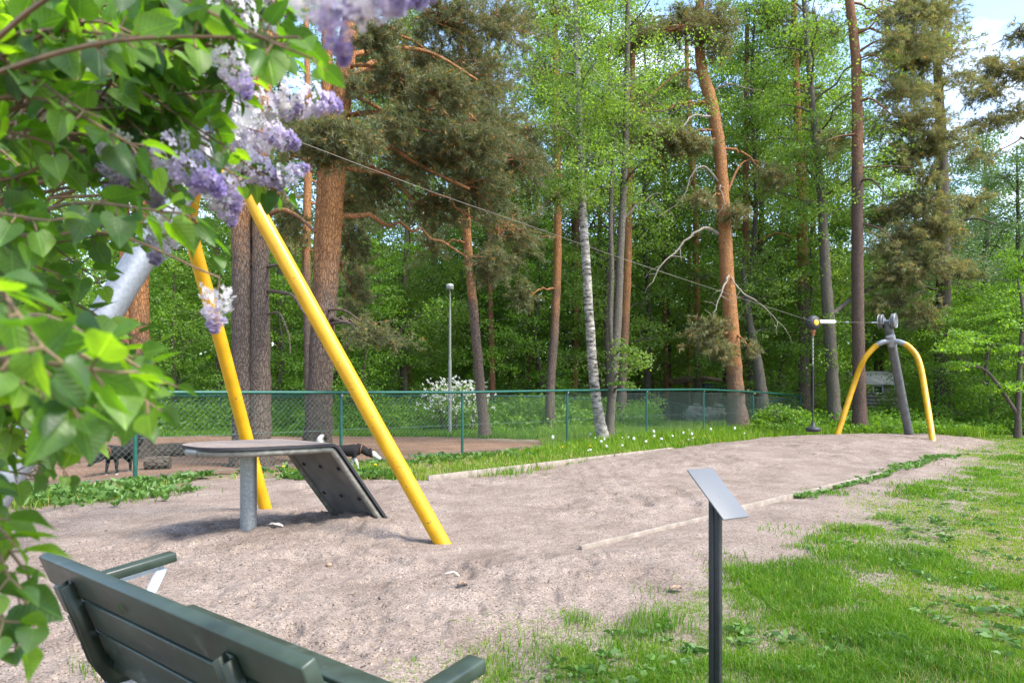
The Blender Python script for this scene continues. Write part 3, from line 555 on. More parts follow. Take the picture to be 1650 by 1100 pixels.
mb, nf, _, _ = sheet(0.0, 0.004, 0.0); mb.build('deck', M['deck'], proot, smooth=40)
mb, nf, _, _ = sheet(0.0045, 0.024, -0.004); mb.build('edge_rubber', M['rubber'], proot, smooth=40)
mb, nf, _, _ = sheet(0.029, 0.022, 0.05); mb.build('panel', M['panel'], proot, smooth=40)
prof = sheet_profile(0.058); base = sheet_profile(0)
loop = [HM + PD * prof[k][0] + UP * prof[k][1] + PW * halfw(base[k][0], .045) * sg for sg, ks in ((-1, range(len(prof) - 1, 0, -1)), (1, range(1, len(prof)))) for k in ks]
mb = MB(); tube(mb, spline(np.array(loop), 120), 0.032, 8)
tube(mb, [loop[0] + PD * -.01, loop[-1] + PD * -.01], .03, 8); mb.build('frame', M['framegrey'], proot, smooth=60)
for s in (0.14, 0.37, 0.60):
    for t in (-.32, 0, .32):
        k = (s - .05) / .62; c = HM + PD * (.05 + .62 * k) + UP * (-.105 - .83 * k) + PW * t; nn = unit(PD * -.83 + UP * -.62)
        mb = MB(); tube(mb, [c + nn * .05, c + nn * .066, c + nn * .07], [.019, .019, .011], 12); mb.build('bolt', M['rubber'], proot, smooth=40)
pc = V3(-2.42, 6.27, 0)
mb = MB(); tube(mb, [pc + UP * -.2, pc + UP * .828], .073, 28); mb.build('post', M['galv'], proot, smooth=50)

# ------------------------------------------------------------------ information sign
e1 = unit(V3(.128, .076, 0)); e2 = unit(V3(.102, -.172, -.182)); P1 = V3(.743, 2.9, .992); sn = np.cross(e1, e2); sn = sn if sn[2] > 0 else -sn
pcen = P1 + e1 * .075 + e2 * .135
sroot = thing('information_sign', (pcen[0], pcen[1], 0), 'slanted dark grey lectern sign on a black square post', 'sign')
mb = MB(); box(mb, pcen, (e1, e2, sn), (.075, .135, .003)); mb.build('plate', M['sign_plate'], sroot, bevel=.0015)
pa = unit(V3(.86, -.51, 0)); pb = V3(.51, .86, 0); pp = pcen - e2 * 0.004 - sn * .012
mb = MB()
for o in (-.0125, .0125): box(mb, V3(pp[0], pp[1], 0) + pa * o + UP * (pp[2] / 2 - .06), (pa, pb, UP), (.0105, .023, pp[2] / 2 + .055))
box(mb, V3(pp[0], pp[1], 0) + UP * (pp[2] / 2 - .07), (pa, pb, UP), (.004, .018, pp[2] / 2 + .05)); mb.build('post', M['sign_black'], sroot, bevel=.002)
mb = MB(); box(mb, pcen - sn * .008, (e1, e2, sn), (.05, .05, .0045)); mb.build('mount', M['sign_black'], sroot)

# ------------------------------------------------------------------ park bench
BO = V3(-1.652, 2.375, 0); BU = unit(V3(1.214, -.981, 0)); BF = V3(-BU[1], BU[0], 0); BL = 1.57
def bp(u, f, z): return BO + BU * u + BF * f + UP * z
broot = thing('park_bench', bp(.78, .25, 0), 'dark green slatted park bench facing the sand, seen from behind', 'bench')
rec = R(21); sl = V3(0, 0, 0)
def backpt(s, off=0): return (math.sin(rec) * s + math.cos(rec) * off, .748 - math.cos(rec) * s + math.sin(rec) * off)   # s down the back, off = forward
mb = MB()
for k, (s0, h) in enumerate(((0.0, .108), (.122, .108), (.244, .108))):
    f, z = backpt(s0 + h / 2, .021); box(mb, bp(BL / 2, f, z), (BU, BF * math.sin(rec) - UP * math.cos(rec), BF * math.cos(rec) + UP * math.sin(rec)), (BL / 2, h / 2, .020))
mb.build('backrest', M['bench_green'], broot, bevel=.006)
mb = MB()
for k in range(4): box(mb, bp(BL / 2, .185 + k * .105, .405 + .010 * k), (BU, BF, UP), (BL / 2, .05, .019))
mb.build('seat', M['bench_green'], broot, bevel=.006)
for u in (.27, 1.27):
    mb = MB(); path = [backpt(.045, -.002), backpt(.2, -.002), backpt(.33, -.004), (.16, .375), (.25, .365), (.5, .37)]
    outer = [backpt(.05, -.038), backpt(.2, -.042), backpt(.33, -.05), (.125, .335), (.25, .315), (.5, .33)]
    for uu in (u - .021, u + .021):
        n = len(path); V = [bp(uu + w, *q) for w in (-.003, .003) for ring in (path, outer) for q in ring]; F = []
        for i in range(n - 1): F += [(i, i + 1, n + i + 1, n + i), (2 * n + i, 3 * n + i, 3 * n + i + 1, 2 * n + i + 1), (i, 2 * n + i, 2 * n + i + 1, i + 1), (n + i, n + i + 1, 3 * n + i + 1, 3 * n + i)]
        F += [(0, n, 3 * n, 2 * n), (n - 1, 3 * n - 1, 4 * n - 1, 2 * n - 1)]; mb.add(V, F)
    for i in range(len(path) - 1): rbox(mb, bp(u, *(np.array(path[i]) * .93 + np.array(outer[i]) * .07)), bp(u, *(np.array(path[i + 1]) * .93 + np.array(outer[i + 1]) * .07)), BU, .036, .004)
    br = mb.build('bracket', M['bench_metal'], broot)
    mb = MB()
    for (f0, z0, f1, z1) in ((.19, .33, .08, -.05), (.45, .33, .54, -.05)): tube(mb, [bp(u, f0, z0), bp(u, (f0 + f1) / 2, (z0 + z1) / 2), bp(u, f1, z1)], [.028, .022, .026], 10)
    rbox(mb, bp(u, .12, .325), bp(u, .53, .325), BU, .05, .02); mb.build('leg', M['alu'], broot, smooth=50)
for u in (.0, BL + .035):
    dz = -.03 if u > .5 else 0.0; bo_ = BO.copy(); BO = BO + UP * dz + BU * (-dz); a = bp(u, .06, .615); b = bp(u, .47, .665); mb = MB(); rbox(mb, a, b, BU, .058, .038); ar = mb.build('armrest', M['bench_green'], broot, bevel=.007)
    mb = MB(); t = .006
    rbox(mb, bp(u, .07, .588), bp(u, .43, .632), BU, .012, .026); rbox(mb, bp(u, .425, .628), bp(u, .33, .44), BU, .012, .04); rbox(mb, bp(u, .10, .59), bp(u, .17, .42), BU, .012, .03); rbox(mb, bp(u, .15, .435), bp(u, .36, .445), BU, .012, .03)
    mb.build('arm_support', M['alu'], ar, bevel=.003); BO = bo_

f, z = backpt(.06, -.0035); c = bp(.66, f, z); mb = MB(); sdn = BF * math.sin(rec) - UP * math.cos(rec); nb_ = -(BF * math.cos(rec) + UP * math.sin(rec))
tpl = [(0, -1), (.5, -.5), (.62, 0), (.4, .6), (0, 1), (-.4, .6), (-.62, 0), (-.5, -.5)]; V = [c + nb_ * .004] + [c + (BU * a * .9 + sdn * (b * .8 + a * .5)) * .022 + nb_ * (.002 + .004 * abs(a)) for a, b in tpl]; mb.add(V, [(0, 1 + k, 1 + (k + 1) % 8) for k in range(8)])
lo = mb.build('fallen_leaf', M['weed'], origin=tuple(c)); tag(lo, 'small yellow-green leaf stuck to the back of the bench', 'leaf'); so_ = lo.modifiers.new('t', 'SOLIDIFY'); so_.thickness = .001
# ------------------------------------------------------------------ chain-link fences
def chainlink(root, posts, rails, zb, spacing, wr, post_r, rail_r, mesh_off, side, name_brace=True, top_gap=.05):
    for (x, y), zt in zip(posts, rails):
        mb = MB(); tube(mb, [(x, y, -.1), (x, y, zt - .02)], post_r, 12); mb.build('post', M['fence_green'], root, smooth=50)
        mb = MB(); box(mb, (x + side[0] * post_r * 1.2, y + side[1] * post_r * 1.2, zt - .055), (V3(-side[1], side[0], 0), V3(*side, 0), UP), (.018, .008, .035)); mb.build('bracket', M['galv'], root)
    for k in range(len(posts) - 1):
        a = V3(*posts[k], rails[k]); b = V3(*posts[k + 1], rails[k + 1]); mb = MB(); sx = V3(*side, 0) * .035
        tube(mb, [a + sx, b + sx], rail_r, 12); mb.build('top_rail', M['fence_green'], root, smooth=50)
        mb = MB(); off = V3(*side, 0) * mesh_off; a2 = a * [1, 1, 0] + off; b2 = b * [1, 1, 0] + off; Lh = np.linalg.norm(b2 - a2); d = (b2 - a2) / Lh
        z0, z1 = zb, min(a[2], b[2]) - top_gap; H = z1 - z0
        for sg in (1, -1):
            for c in np.arange(-H, Lh + H, spacing):
                u0, u1 = (c, c + H) if sg > 0 else (c + H, c); 
                # clip the 45 degree wire u = u0 + (u1-u0) * t
                t0, t1 = 0.0, 1.0; du = u1 - u0
                ta, tb = (0 - u0) / du, (Lh - u0) / du; lo, hi = min(ta, tb), max(ta, tb); t0 = max(t0, lo); t1 = min(t1, hi)
                if t1 - t0 < .02: continue
                tube(mb, [a2 + d * (u0 + du * t) + UP * (z0 + H * t) for t in (t0, t1)], wr, 3, cap=False)
        for zz in (z0 + .05, (z0 + z1) / 2, z1 - .01): tube(mb, [a2 + UP * zz, b2 + UP * zz], wr * 1.3, 4, cap=False)
        mb.build('wire_mesh', M['wire'], root)
FS = [-10.5, -7, -3.5, 0, 3.5, 6.5, 10.05, 13.66, 17.0, 20.6, 24.97]; FZ = [1.36, 1.37, 1.37, 1.374, 1.39, 1.41, 1.474, 1.518, 1.56, 1.50, 1.376]
nrm = np.array([FD[1], -FD[0]])
fr = thing('chain_link_fence', (*fen(7), 0), 'green chain-link fence with round top rail along the dog yard beside the sand', 'fence')
chainlink(fr, [fen(s) for s in FS], FZ, .06, .092, .0024, .030, .030, .0, nrm)
B0 = np.array([[-24, 24.5], [-17.5, 25.2], [-11.0, 25.8], [-3.9, 26.2], [-.7, 26.4], [3.0, 26.9]]); BZ = [1.36] * 4 + [1.37, 1.25]
br_ = thing('chain_link_fence', (-7, 25.8, 0), 'second green chain-link fence at the back of the dog yard behind nettles', 'fence')
chainlink(br_, list(B0), BZ, .06, .14, .003, .030, .030, .0, np.array([0, -1.0]))
cp = [(P(1050, 641, 35)[0], 35), (P(1104, 650, 31)[0], 31), (P(1180, 657, 28.6)[0], 28.6), (11.85, 28.05)]
c_ = thing('chain_link_fence', (9, 29, 0), 'low green chain-link return fence joining the fence corner behind the leaning pine', 'fence')
chainlink(c_, cp, [1.24, .98, .86, 1.33], .06, .14, .003, .026, .026, .0, np.array([-.6, -.8]))

# ------------------------------------------------------------------ street lamp, shed, shelter
lx, ly = P(725, 640, 23)[0], 23.0
lr = thing('street_lamp', (lx, ly, 0), 'slim grey park lamp post with a flat white head, by the white blossom', 'street lamp')
mb = MB(); zt = P(725, 466, 23)[2]
tube(mb, [(lx, ly, -.1), (lx, ly, 2.55), (lx, ly, 2.6), (lx, ly, 4.2), (lx, ly, 4.23), (lx, ly, zt)], [.06, .056, .042, .04, .028, .025], 14); mb.build('pole', M['lamp_pole'], lr, smooth=50)
mb = MB(); tube(mb, [(lx, ly, zt - .02), (lx, ly, zt), (lx, ly, zt + .09), (lx, ly, zt + .10)], [.05, .12, .135, .12], 20); hd = mb.build('lamp_head', M['lamp_head'], lr, smooth=40)
mb = MB(); tube(mb, [(lx, ly, zt + .10), (lx, ly, zt + .16), (lx, ly, zt + .185)], [.125, .12, .06], 20); mb.build('lamp_cover', M['lamp_top'], hd, smooth=40)

SY = 36.0
x0, x1 = P(1385, 640, SY)[0], P(1457, 640, SY)[0]; ztop = P(1420, 619, SY)[2]; zr = P(1420, 606, SY)[2]
sh = thing('garden_shed', ((x0 + x1) / 2, SY, 0), 'small purple-grey wooden shed with pale roof, seen between the far yellow legs', 'shed')
mb = MB(); nb = 11
for k in range(nb):
    z0 = -.1 + (ztop + .1) * k / nb; z1 = -.1 + (ztop + .1) * (k + 1) / nb
    box(mb, ((x0 + x1) / 2, SY + 1.0, (z0 + z1) / 2), XYZ, ((x1 - x0) / 2 - .004 * (k % 2), 1.0 - .004 * (k % 2), (z1 - z0) / 2 - .006))
mb.build('wall', M['shed_wall'], sh)
mb = MB(); ym = SY + 1.0
for (ya, za, yb, zb_) in ((SY - .2, ztop - .03, ym, zr + .28), (ym, zr + .28, SY + 2.2, ztop - .03)): rbox(mb, ((x0 + x1) / 2, ya, za), ((x0 + x1) / 2, yb, zb_), V3(1, 0, 0), x1 - x0 + .3, .05)
for xx in (x0 + .02, x1 - .02):
    mb2 = MB(); mb2.add([(xx - .02, SY, ztop - .02), (xx - .02, SY + 2, ztop - .02), (xx - .02, ym, zr + .22), (xx + .02, SY, ztop - .02), (xx + .02, SY + 2, ztop - .02), (xx + .02, ym, zr + .22)], [(0, 1, 2), (5, 4, 3)]); mb2.add([(xx - .02, SY, ztop - .02)] * 3, [(0, 1, 2)]); mb2.build('gable', M['shed_wall'], sh)
mb.build('roof', M['shed_roof'], sh)
wx_, wz = P(1414, 628, SY)[0], P(1414, 627.5, SY)[2]
mb = MB()
for (dx, dz, hx_, hz) in ((-.24, 0, .03, .22), (.24, 0, .03, .22), (0, .19, .21, .03), (0, -.19, .21, .03)): box(mb, (wx_ + dx, SY - .03, wz + dz), XYZ, (hx_, .03, hz))
wf = mb.build('window', M['white'], sh); mb = MB(); box(mb, (wx_, SY - .012, wz), XYZ, (.21, .01, .16)); mb.build('pane', M['glass'], wf)
bxx, bz = P(1442, 627, SY)[0], P(1442, 627, SY)[2]
mb = MB(); box(mb, (bxx, SY - .05, bz), XYZ, (.09, .05, .16)); rbox(mb, (bxx - .11, SY - .06, bz + .16), (bxx, SY - .06, bz + .22), V3(0, 1, 0), .12, .02); rbox(mb, (bxx, SY - .06, bz + .22), (bxx + .11, SY - .06, bz + .16), V3(0, 1, 0), .12, .02); nbx = mb.build('nest_box', M['white'], sh)
mb = MB(); tube(mb, [(bxx, SY - .1, bz + .03), (bxx, SY - .106, bz + .03)], .035, 12); mb.build('entrance_hole', M['rubber'], nbx)

HY = 37.0
hx0, hx1 = P(1078, 640, HY)[0], P(1182, 640, HY)[0]
hr = thing('lean_to_shelter', ((hx0 + hx1) / 2, HY, 0), 'low rusty roofed shelter with dark front beyond the fence, left of the leaning pine', 'shelter')
mb = MB(); zl, zh = P(1078, 619, HY)[2], P(1140, 607, HY)[2]
V = [(hx0 - .2, HY - .3, zl), (hx0 + 2.0, HY - .3, zl + .22), (hx1 + .2, HY - .3, zl + .05), (hx0 + .1, HY + 2.5, zl + .3), (hx0 + 2.2, HY + 2.5, zl + .62), (hx1 + .1, HY + 2.5, zl + .4)]
V += [(x, y, z - .06) for x, y, z in V]
mb.add(V, [(0, 1, 4, 3), (1, 2, 5, 4), (6, 9, 10, 7), (7, 10, 11, 8), (0, 6, 7, 1), (1, 7, 8, 2), (3, 4, 10, 9), (4, 5, 11, 10), (0, 3, 9, 6), (2, 8, 11, 5)]); mb.build('roof', M['rust'], hr)
mb = MB(); box(mb, ((hx0 + hx1) / 2, HY + 2.3, .75), XYZ, ((hx1 - hx0) / 2, .05, .9)); box(mb, (hx0 + .06, HY + 1.1, .7), XYZ, (.04, 1.15, .8)); mb.build('wall', M['darkboard'], hr)
for xx in (hx0 + .05, hx0 + 1.1, hx0 + 2.3, hx1 - .1):
    mb = MB(); tube(mb, [(xx, HY, -.1), (xx, HY, zl - .02)], .05, 8); mb.build('post', M['timber'], hr)
mb = MB(); gx, gzz = np.meshgrid(np.linspace(hx0 + 1.7, hx1 - .1, 18), np.linspace(zl - .32, zl + .03, 5)); gy = HY - .34 - .05 * np.sin(gx * 5) * (zl + .03 - gzz) * 3
idx = np.arange(18 * 5).reshape(5, 18); mb.add(np.stack([gx, gy, gzz + .03 * np.sin(gx * 3.1)], -1).reshape(-1, 3), np.stack([idx[:-1, :-1], idx[:-1, 1:], idx[1:, 1:], idx[1:, :-1]], -1).reshape(-1, 4)); tb = mb.build('tarpaulin', M['tarp'], hr, smooth=180)
so = tb.modifiers.new('thick', 'SOLIDIFY'); so.thickness = .01
rngb = np.random.RandomState(8)
for k, (px_, py_, Yb, lab) in enumerate(((1122, 656, 33.5, 'grey pile of full sacks under the shelter roof, leftmost of the heap'), (1142, 660, 33.0, 'pale crumpled sack lying in front of the shelter, right of the grey pile'), (1152, 655, 34.5, 'pale bundle under the blue tarpaulin of the shelter'))):
    c = P(px_, py_, Yb); mb = MB()
    ellip(mb, (c[0], c[1], c[2] / 2), (.46 if k else .55, .35, c[2] / 2 + .06), 16)
    v = mb.V[0]; mb.V[0] = v + (fbm(v[:, 0] * 6 + v[:, 2] * 5, v[:, 1] * 6 + v[:, 2] * 3, k, 3)[:, None] - .5) * .6 * unit(v - [c[0], c[1], c[2] / 2])
    o = mb.build('sack_pile', M['bags'], smooth=70, origin=(c[0], c[1], 0)); tag(o, lab, 'sacks', 'sacks by the shelter')
mb = MB()
for (px_, pt, pb_) in ((1038, 596, 650), (1056, 590, 650), (1000, 600, 645)):
    a = P(px_, pt, 36.5); tube(mb, [(a[0], a[1], -.1), a], .055, 8)
wr_ = thing('timber_frame', (P(1040, 640, 36.5)[0], 36.5, 0), 'bare timber posts with one slanting board left of the shelter', 'timber frame')
mb.build('post', M['timber'], wr_)
mb = MB(); rbox(mb, P(1057, 588, 36.4), P(1084, 619, 36.4), V3(0, 1, 0), .05, .17); rbox(mb, P(880, 617, 36.5), P(1082, 616, 36.5), V3(0, 1, 0), .04, .05); mb.build('board', M['timber'], wr_)
db = thing('dark_board_fence', (4.5, 38, 0), 'dark low board screen in the wood behind the birch trunks', 'board fence')
mb = MB(); xa, xb = P(890, 0, 38)[0], P(1060, 0, 38)[0]
for k in range(8): box(mb, (xa + (xb - xa) * (k + .5) / 8, 38 + .01 * (k % 2), .78), XYZ, ((xb - xa) / 16 - .01, .03, .95))
mb.build('panel', M['darkboard'], db)
bn = thing('bunting', P(1208, 628, 27), 'string of small yellow and brown flags hung across the mossy leaning trunk', 'bunting')
mb = MB(); pa_ = [P(1204 + 30 * t, 626 + 5 * math.sin(t * 3.1), 26.6) for t in np.linspace(0, 1, 9)]; tube(mb, pa_, .008, 4); mb.build('string', M['rubber'], bn)
for k in range(8):
    c = (pa_[k] + pa_[k + 1]) / 2; mb = MB(); mb.add([c + V3(-.045, 0, 0), c + V3(.045, 0, 0), c + V3(0, .02, -.12), c + V3(-.045, .006, 0), c + V3(.045, .006, 0), c + V3(0, .026, -.12)], [(0, 1, 2), (5, 4, 3)]); mb.build('flag', (M['cone_yellow'], M['rust'], M['stone'])[k % 3], bn)

# ------------------------------------------------------------------ log, stump, loose bits on the sand
lg_a, lg_b = G(243, 738), G(352, 733)
mb = MB(); pts = spline(np.array([(*lg_a, .12), ((lg_a[0] + lg_b[0]) / 2, (lg_a[1] + lg_b[1]) / 2 + .1, .15), (*lg_b, .13)]), 16); rr_ = np.random.RandomState(3); tube(mb, pts, np.linspace(.17, .14, 16), 16, rough=.12, rng=rr_)
tag(mb.build('fallen_log', M['log'], smooth=60, origin=(*((lg_a + lg_b) / 2), 0)), 'dark fallen log lying on the brown earth behind the platform', 'log')
c = fen(-1.2, -.9)
mb = MB(); tube(mb, [(c[0], c[1], -.05), (c[0], c[1], .05), (c[0] + .02, c[1], .30), (c[0] + .02, c[1], .31)], [.30, .25, .23, .21], 18, rough=.1, rng=rr_); tag(mb.build('tree_stump', M['log'], smooth=40, origin=(c[0], c[1], 0)), 'short sawn tree stump just behind the fence at far left', 'tree stump')
c = G(252, 757); mb = MB(); tube(mb, [(c[0] - .2, c[1], .12), (c[0] + .2, c[1] + .1, .13)], [.13, .12], 14, rough=.1, rng=rr_); tag(mb.build('sawn_log', M['log'], smooth=50, origin=(c[0], c[1], 0)), 'short sawn log piece on the earth, right of the leftmost fence post', 'log')
def crumple(mb, c, L_, W_, rng, ang, lift=.03):
    n = 7; u, v = np.meshgrid(np.linspace(-1, 1, n * 2), np.linspace(-1, 1, n), indexing='ij'); ca, sa = math.cos(ang), math.sin(ang)
    w = W_ * (1 - .75 * u ** 2); x = u * L_; y = v * w; z = lift * (fbm(u * 2 + 9, v * 2, int(rng.rand() * 50), 3)) + .02 * (1 - u ** 2)
    V = np.stack([c[0] + ca * x - sa * y, c[1] + sa * x + ca * y, c[2] + z], -1).reshape(-1, 3); k = np.arange(n * 2 * n).reshape(n * 2, n)
    mb.add(V, np.stack([k[:-1, :-1], k[1:, :-1], k[1:, 1:], k[:-1, 1:]], -1).reshape(-1, 4))
for (px_, py_, L_, W_, ang, mt, nm, lab, cat) in ((443, 866, .085, .03, -.3, 'paper', 'dry_leaf', 'curled pale dry leaf on the sand right of the platform post', 'dry leaf'),
        (728, 941, .055, .010, -.25, 'paper', 'wood_chip', 'thin pale wood chip lying flat on the sand below the yellow leg', 'wood chip'),
        (745, 957, .035, .02, .2, 'stone', 'dry_leaf', 'brown crumpled leaf on the sand below the pale wood chip', 'dry leaf'),
        (1140, 770, .12, .03, .2, 'paper', 'dry_leaf', 'long pale dry leaf on the sand beyond the sign plate', 'dry leaf'),
        (1090, 955, .05, .03, .4, 'stone', 'dry_leaf', 'tan dry leaf among sparse grass left of the sign post', 'dry leaf')):
    g = G(px_, py_); mb = MB(); crumple(mb, (g[0], g[1], gz(*g) + .008), L_, W_, rr_, ang); o = mb.build(nm, M[mt], smooth=180, origin=(g[0], g[1], gz(*g))); tag(o, lab, cat); so = o.modifiers.new('t', 'SOLIDIFY'); so.thickness = .003
g = G(530, 918); mb = MB(); ellip(mb, (g[0], g[1], gz(*g) + .012), (.024, .018, .017), 9); tag(mb.build('pebble', M['stone'], smooth=180, origin=(g[0], g[1], gz(*g))), 'single brown pebble on the sand right of the platform shadow', 'pebble')
mb = MB(); rg = np.random.RandomState(44)
for k in range(260):
    px_, py_ = rg.uniform(-50, 1400), 700 + 400 * rg.rand() ** 1.2; g = G(px_, max(py_, 716))
    if sdist(PIT, np.array([g[0]]), np.array([g[1]]))[0] > -.1: continue
    a = rg.rand() * 6.3; l = rg.uniform(.008, .035); z = gz(*g) + .004
    tube(mb, [(g[0], g[1], z), (g[0] + math.cos(a) * l, g[1] + math.sin(a) * l, z + .004)], rg.uniform(.0015, .004), 4, rnd=0, mat=int(rg.rand() < .45))
tag(mb.build('sand_litter', [M['rubber'], M['timber']]), 'tiny twigs and bark crumbs scattered over the sand', kind='stuff')
#NEXT2
# ------------------------------------------------------------------ tree builders
def trunk_path(pts, Y, dy=0.0):
    """photo column / row / width triples at depth Y -> points and radii"""
    p = np.array([P(a, b, Y + dy * i) for i, (a, b, w) in enumerate(pts)]); r = np.array([w / 2 / F_PX * Y for a, b, w in pts]); return p, r
def add_trunk(mb, p, r, rng, n=14, m=60, base_flare=True, rough=.07):
    c = spline(p, m); rr = spline(np.stack([r, r * 0, r * 0], 1), m)[:, 0]
    if base_flare: rr = rr * (1 + .45 * np.exp(-np.maximum(c[:, 2], 0) / .35))
    c[1:-1, :2] += (rng.rand(m - 2, 2) - .5) * rr[1:-1, None] * .12
    tube(mb, c, np.maximum(rr, .012), n, rough=rough, rng=rng); return c, rr
def limb(mb, a, b, r0, r1, rng, arch=.15, wob=.06, n=9, sides=6):
    a = np.asarray(a, float); b = np.asarray(b, float); L_ = np.linalg.norm(b - a); t = np.linspace(0, 1, n)[:, None]
    c = a + (b - a) * t + UP * arch * L_ * np.sin(t * math.pi); k = (rng.rand(n, 3) - .5) * wob * L_; k[0] = 0; c = c + k * np.sin(t * math.pi * .9)
    tube(mb, c, np.linspace(r0, r1, n), sides, cap=False); return c
def needle_pad(wood, fol, c, rad, end, rng, ntw, scale=1.0, tone=0.0, cones=.06, droop=0.0, r0=.018, dens=4, sides=3):
    """a cloud of pine foliage: twigs from the limb end to tips in a flattened cloud, needle brushes along them"""
    c = np.asarray(c, float); rad = np.asarray(rad) * 1.12; ntw = int(ntw * 1.7); u = randdir(rng, ntw) * (rng.rand(ntw, 1) ** .45); u[:, 2] = u[:, 2] * .9 + .1; tips = c + u * np.asarray(rad)
    lump = fbm(tips[:, 0] * 1.7 / scale + tips[:, 2], tips[:, 1] * 1.7 / scale, int(rng.rand() * 90), 2); tips = tips[lump > .40]; ntw = len(tips)
    if ntw == 0: return
    bc = []; bd = []
    for k in range(ntw):
        s = end + (c - end) * rng.uniform(0.2, 1.0) + (rng.rand(3) - .5) * np.asarray(rad) * .4; m_ = (s + tips[k]) / 2 + UP * rng.uniform(-.05, .12) * scale
        pts = np.array([s, m_, tips[k] - UP * droop * scale * rng.rand() * .4])
        if k % 2 == 0: tube(wood, pts, np.array([r0, r0 * .6, r0 * .3]) * .6 * scale, sides, cap=False)
        d = unit(pts[2] - pts[1])
        for j in range(dens):
            q = pts[2] - d * j * .09 * scale + (rng.rand(3) - .5) * .16 * scale; bc.append(q); bd.append(unit(d + rng.randn(3) * .55 + UP * (.35 - droop)))
    bc = np.array(bc); bd = np.array(bd); nb = len(bc); K = 26
    C = np.repeat(bc, K, 0) + np.repeat(bd, K, 0) * (rng.rand(nb * K, 1) - .3) * .17 * scale
    D = unit(np.repeat(bd, K, 0) * .75 + randdir(rng, nb * K)); S = unit(np.cross(D, randdir(rng, nb * K)))
    tonek = np.repeat(np.clip(rng.rand(nb) * .55 + .12 + tone, 0, .8), K)
    spikes(fol, C, D, S, rng.uniform(.075, .125, nb * K) * scale, .0125 * scale, np.clip(tonek + (rng.rand(nb * K) - .5) * .25, 0, .9))
    nc = rng.rand(nb) < cones; cc = bc[nc]
    if len(cc):
        kk = 5; C = np.repeat(cc, kk, 0) + np.repeat(bd[nc], kk, 0) * .1 * scale; D = unit(randdir(rng, len(C)) + UP * .8); S = unit(np.cross(D, randdir(rng, len(C))))
        spikes(fol, C, D, S, .055 * scale, .028 * scale, .97)
def leaf_pad(fol, c, rad, rng, n, L, tone=0.0, ncl=None, wood=None, end=None, scale=1.0, droop=.2, twr=.008):
    n = int(n * 1.6); ncl = ncl or max(4, n // 50); u = randdir(rng, ncl) * (rng.rand(ncl, 1) ** .4); cc = np.asarray(c) + u * np.asarray(rad)
    sel = rng.randint(0, ncl, n); sig = np.minimum(np.asarray(rad) * .24, .40 * scale); off = rng.randn(n, 3) * sig * np.array([1, 1, .5]); off[:, 2] -= (off[:, 0] ** 2 + off[:, 1] ** 2) * .5
    ctone = rng.rand(ncl) * .5; pos = cc[sel] + off; d = randdir(rng, n, .6) + unit(off) * .5 - UP * droop
    leaves(fol, pos, d, rng, rng.uniform(.7, 1.25, n) * L, rng.uniform(.55, .8, n) * L, np.clip(ctone[sel] + rng.rand(n) * .45 + tone, 0, 1))
    if wood is not None and end is not None:
        for k in range(0, ncl, 2): limb(wood, end, cc[k], twr * 1.6, twr * .4, rng, .06, .08, 5, 3)
def attach(c, z):
    i = int(np.argmin(np.abs(c[:, 2] - z))); return c[i], i
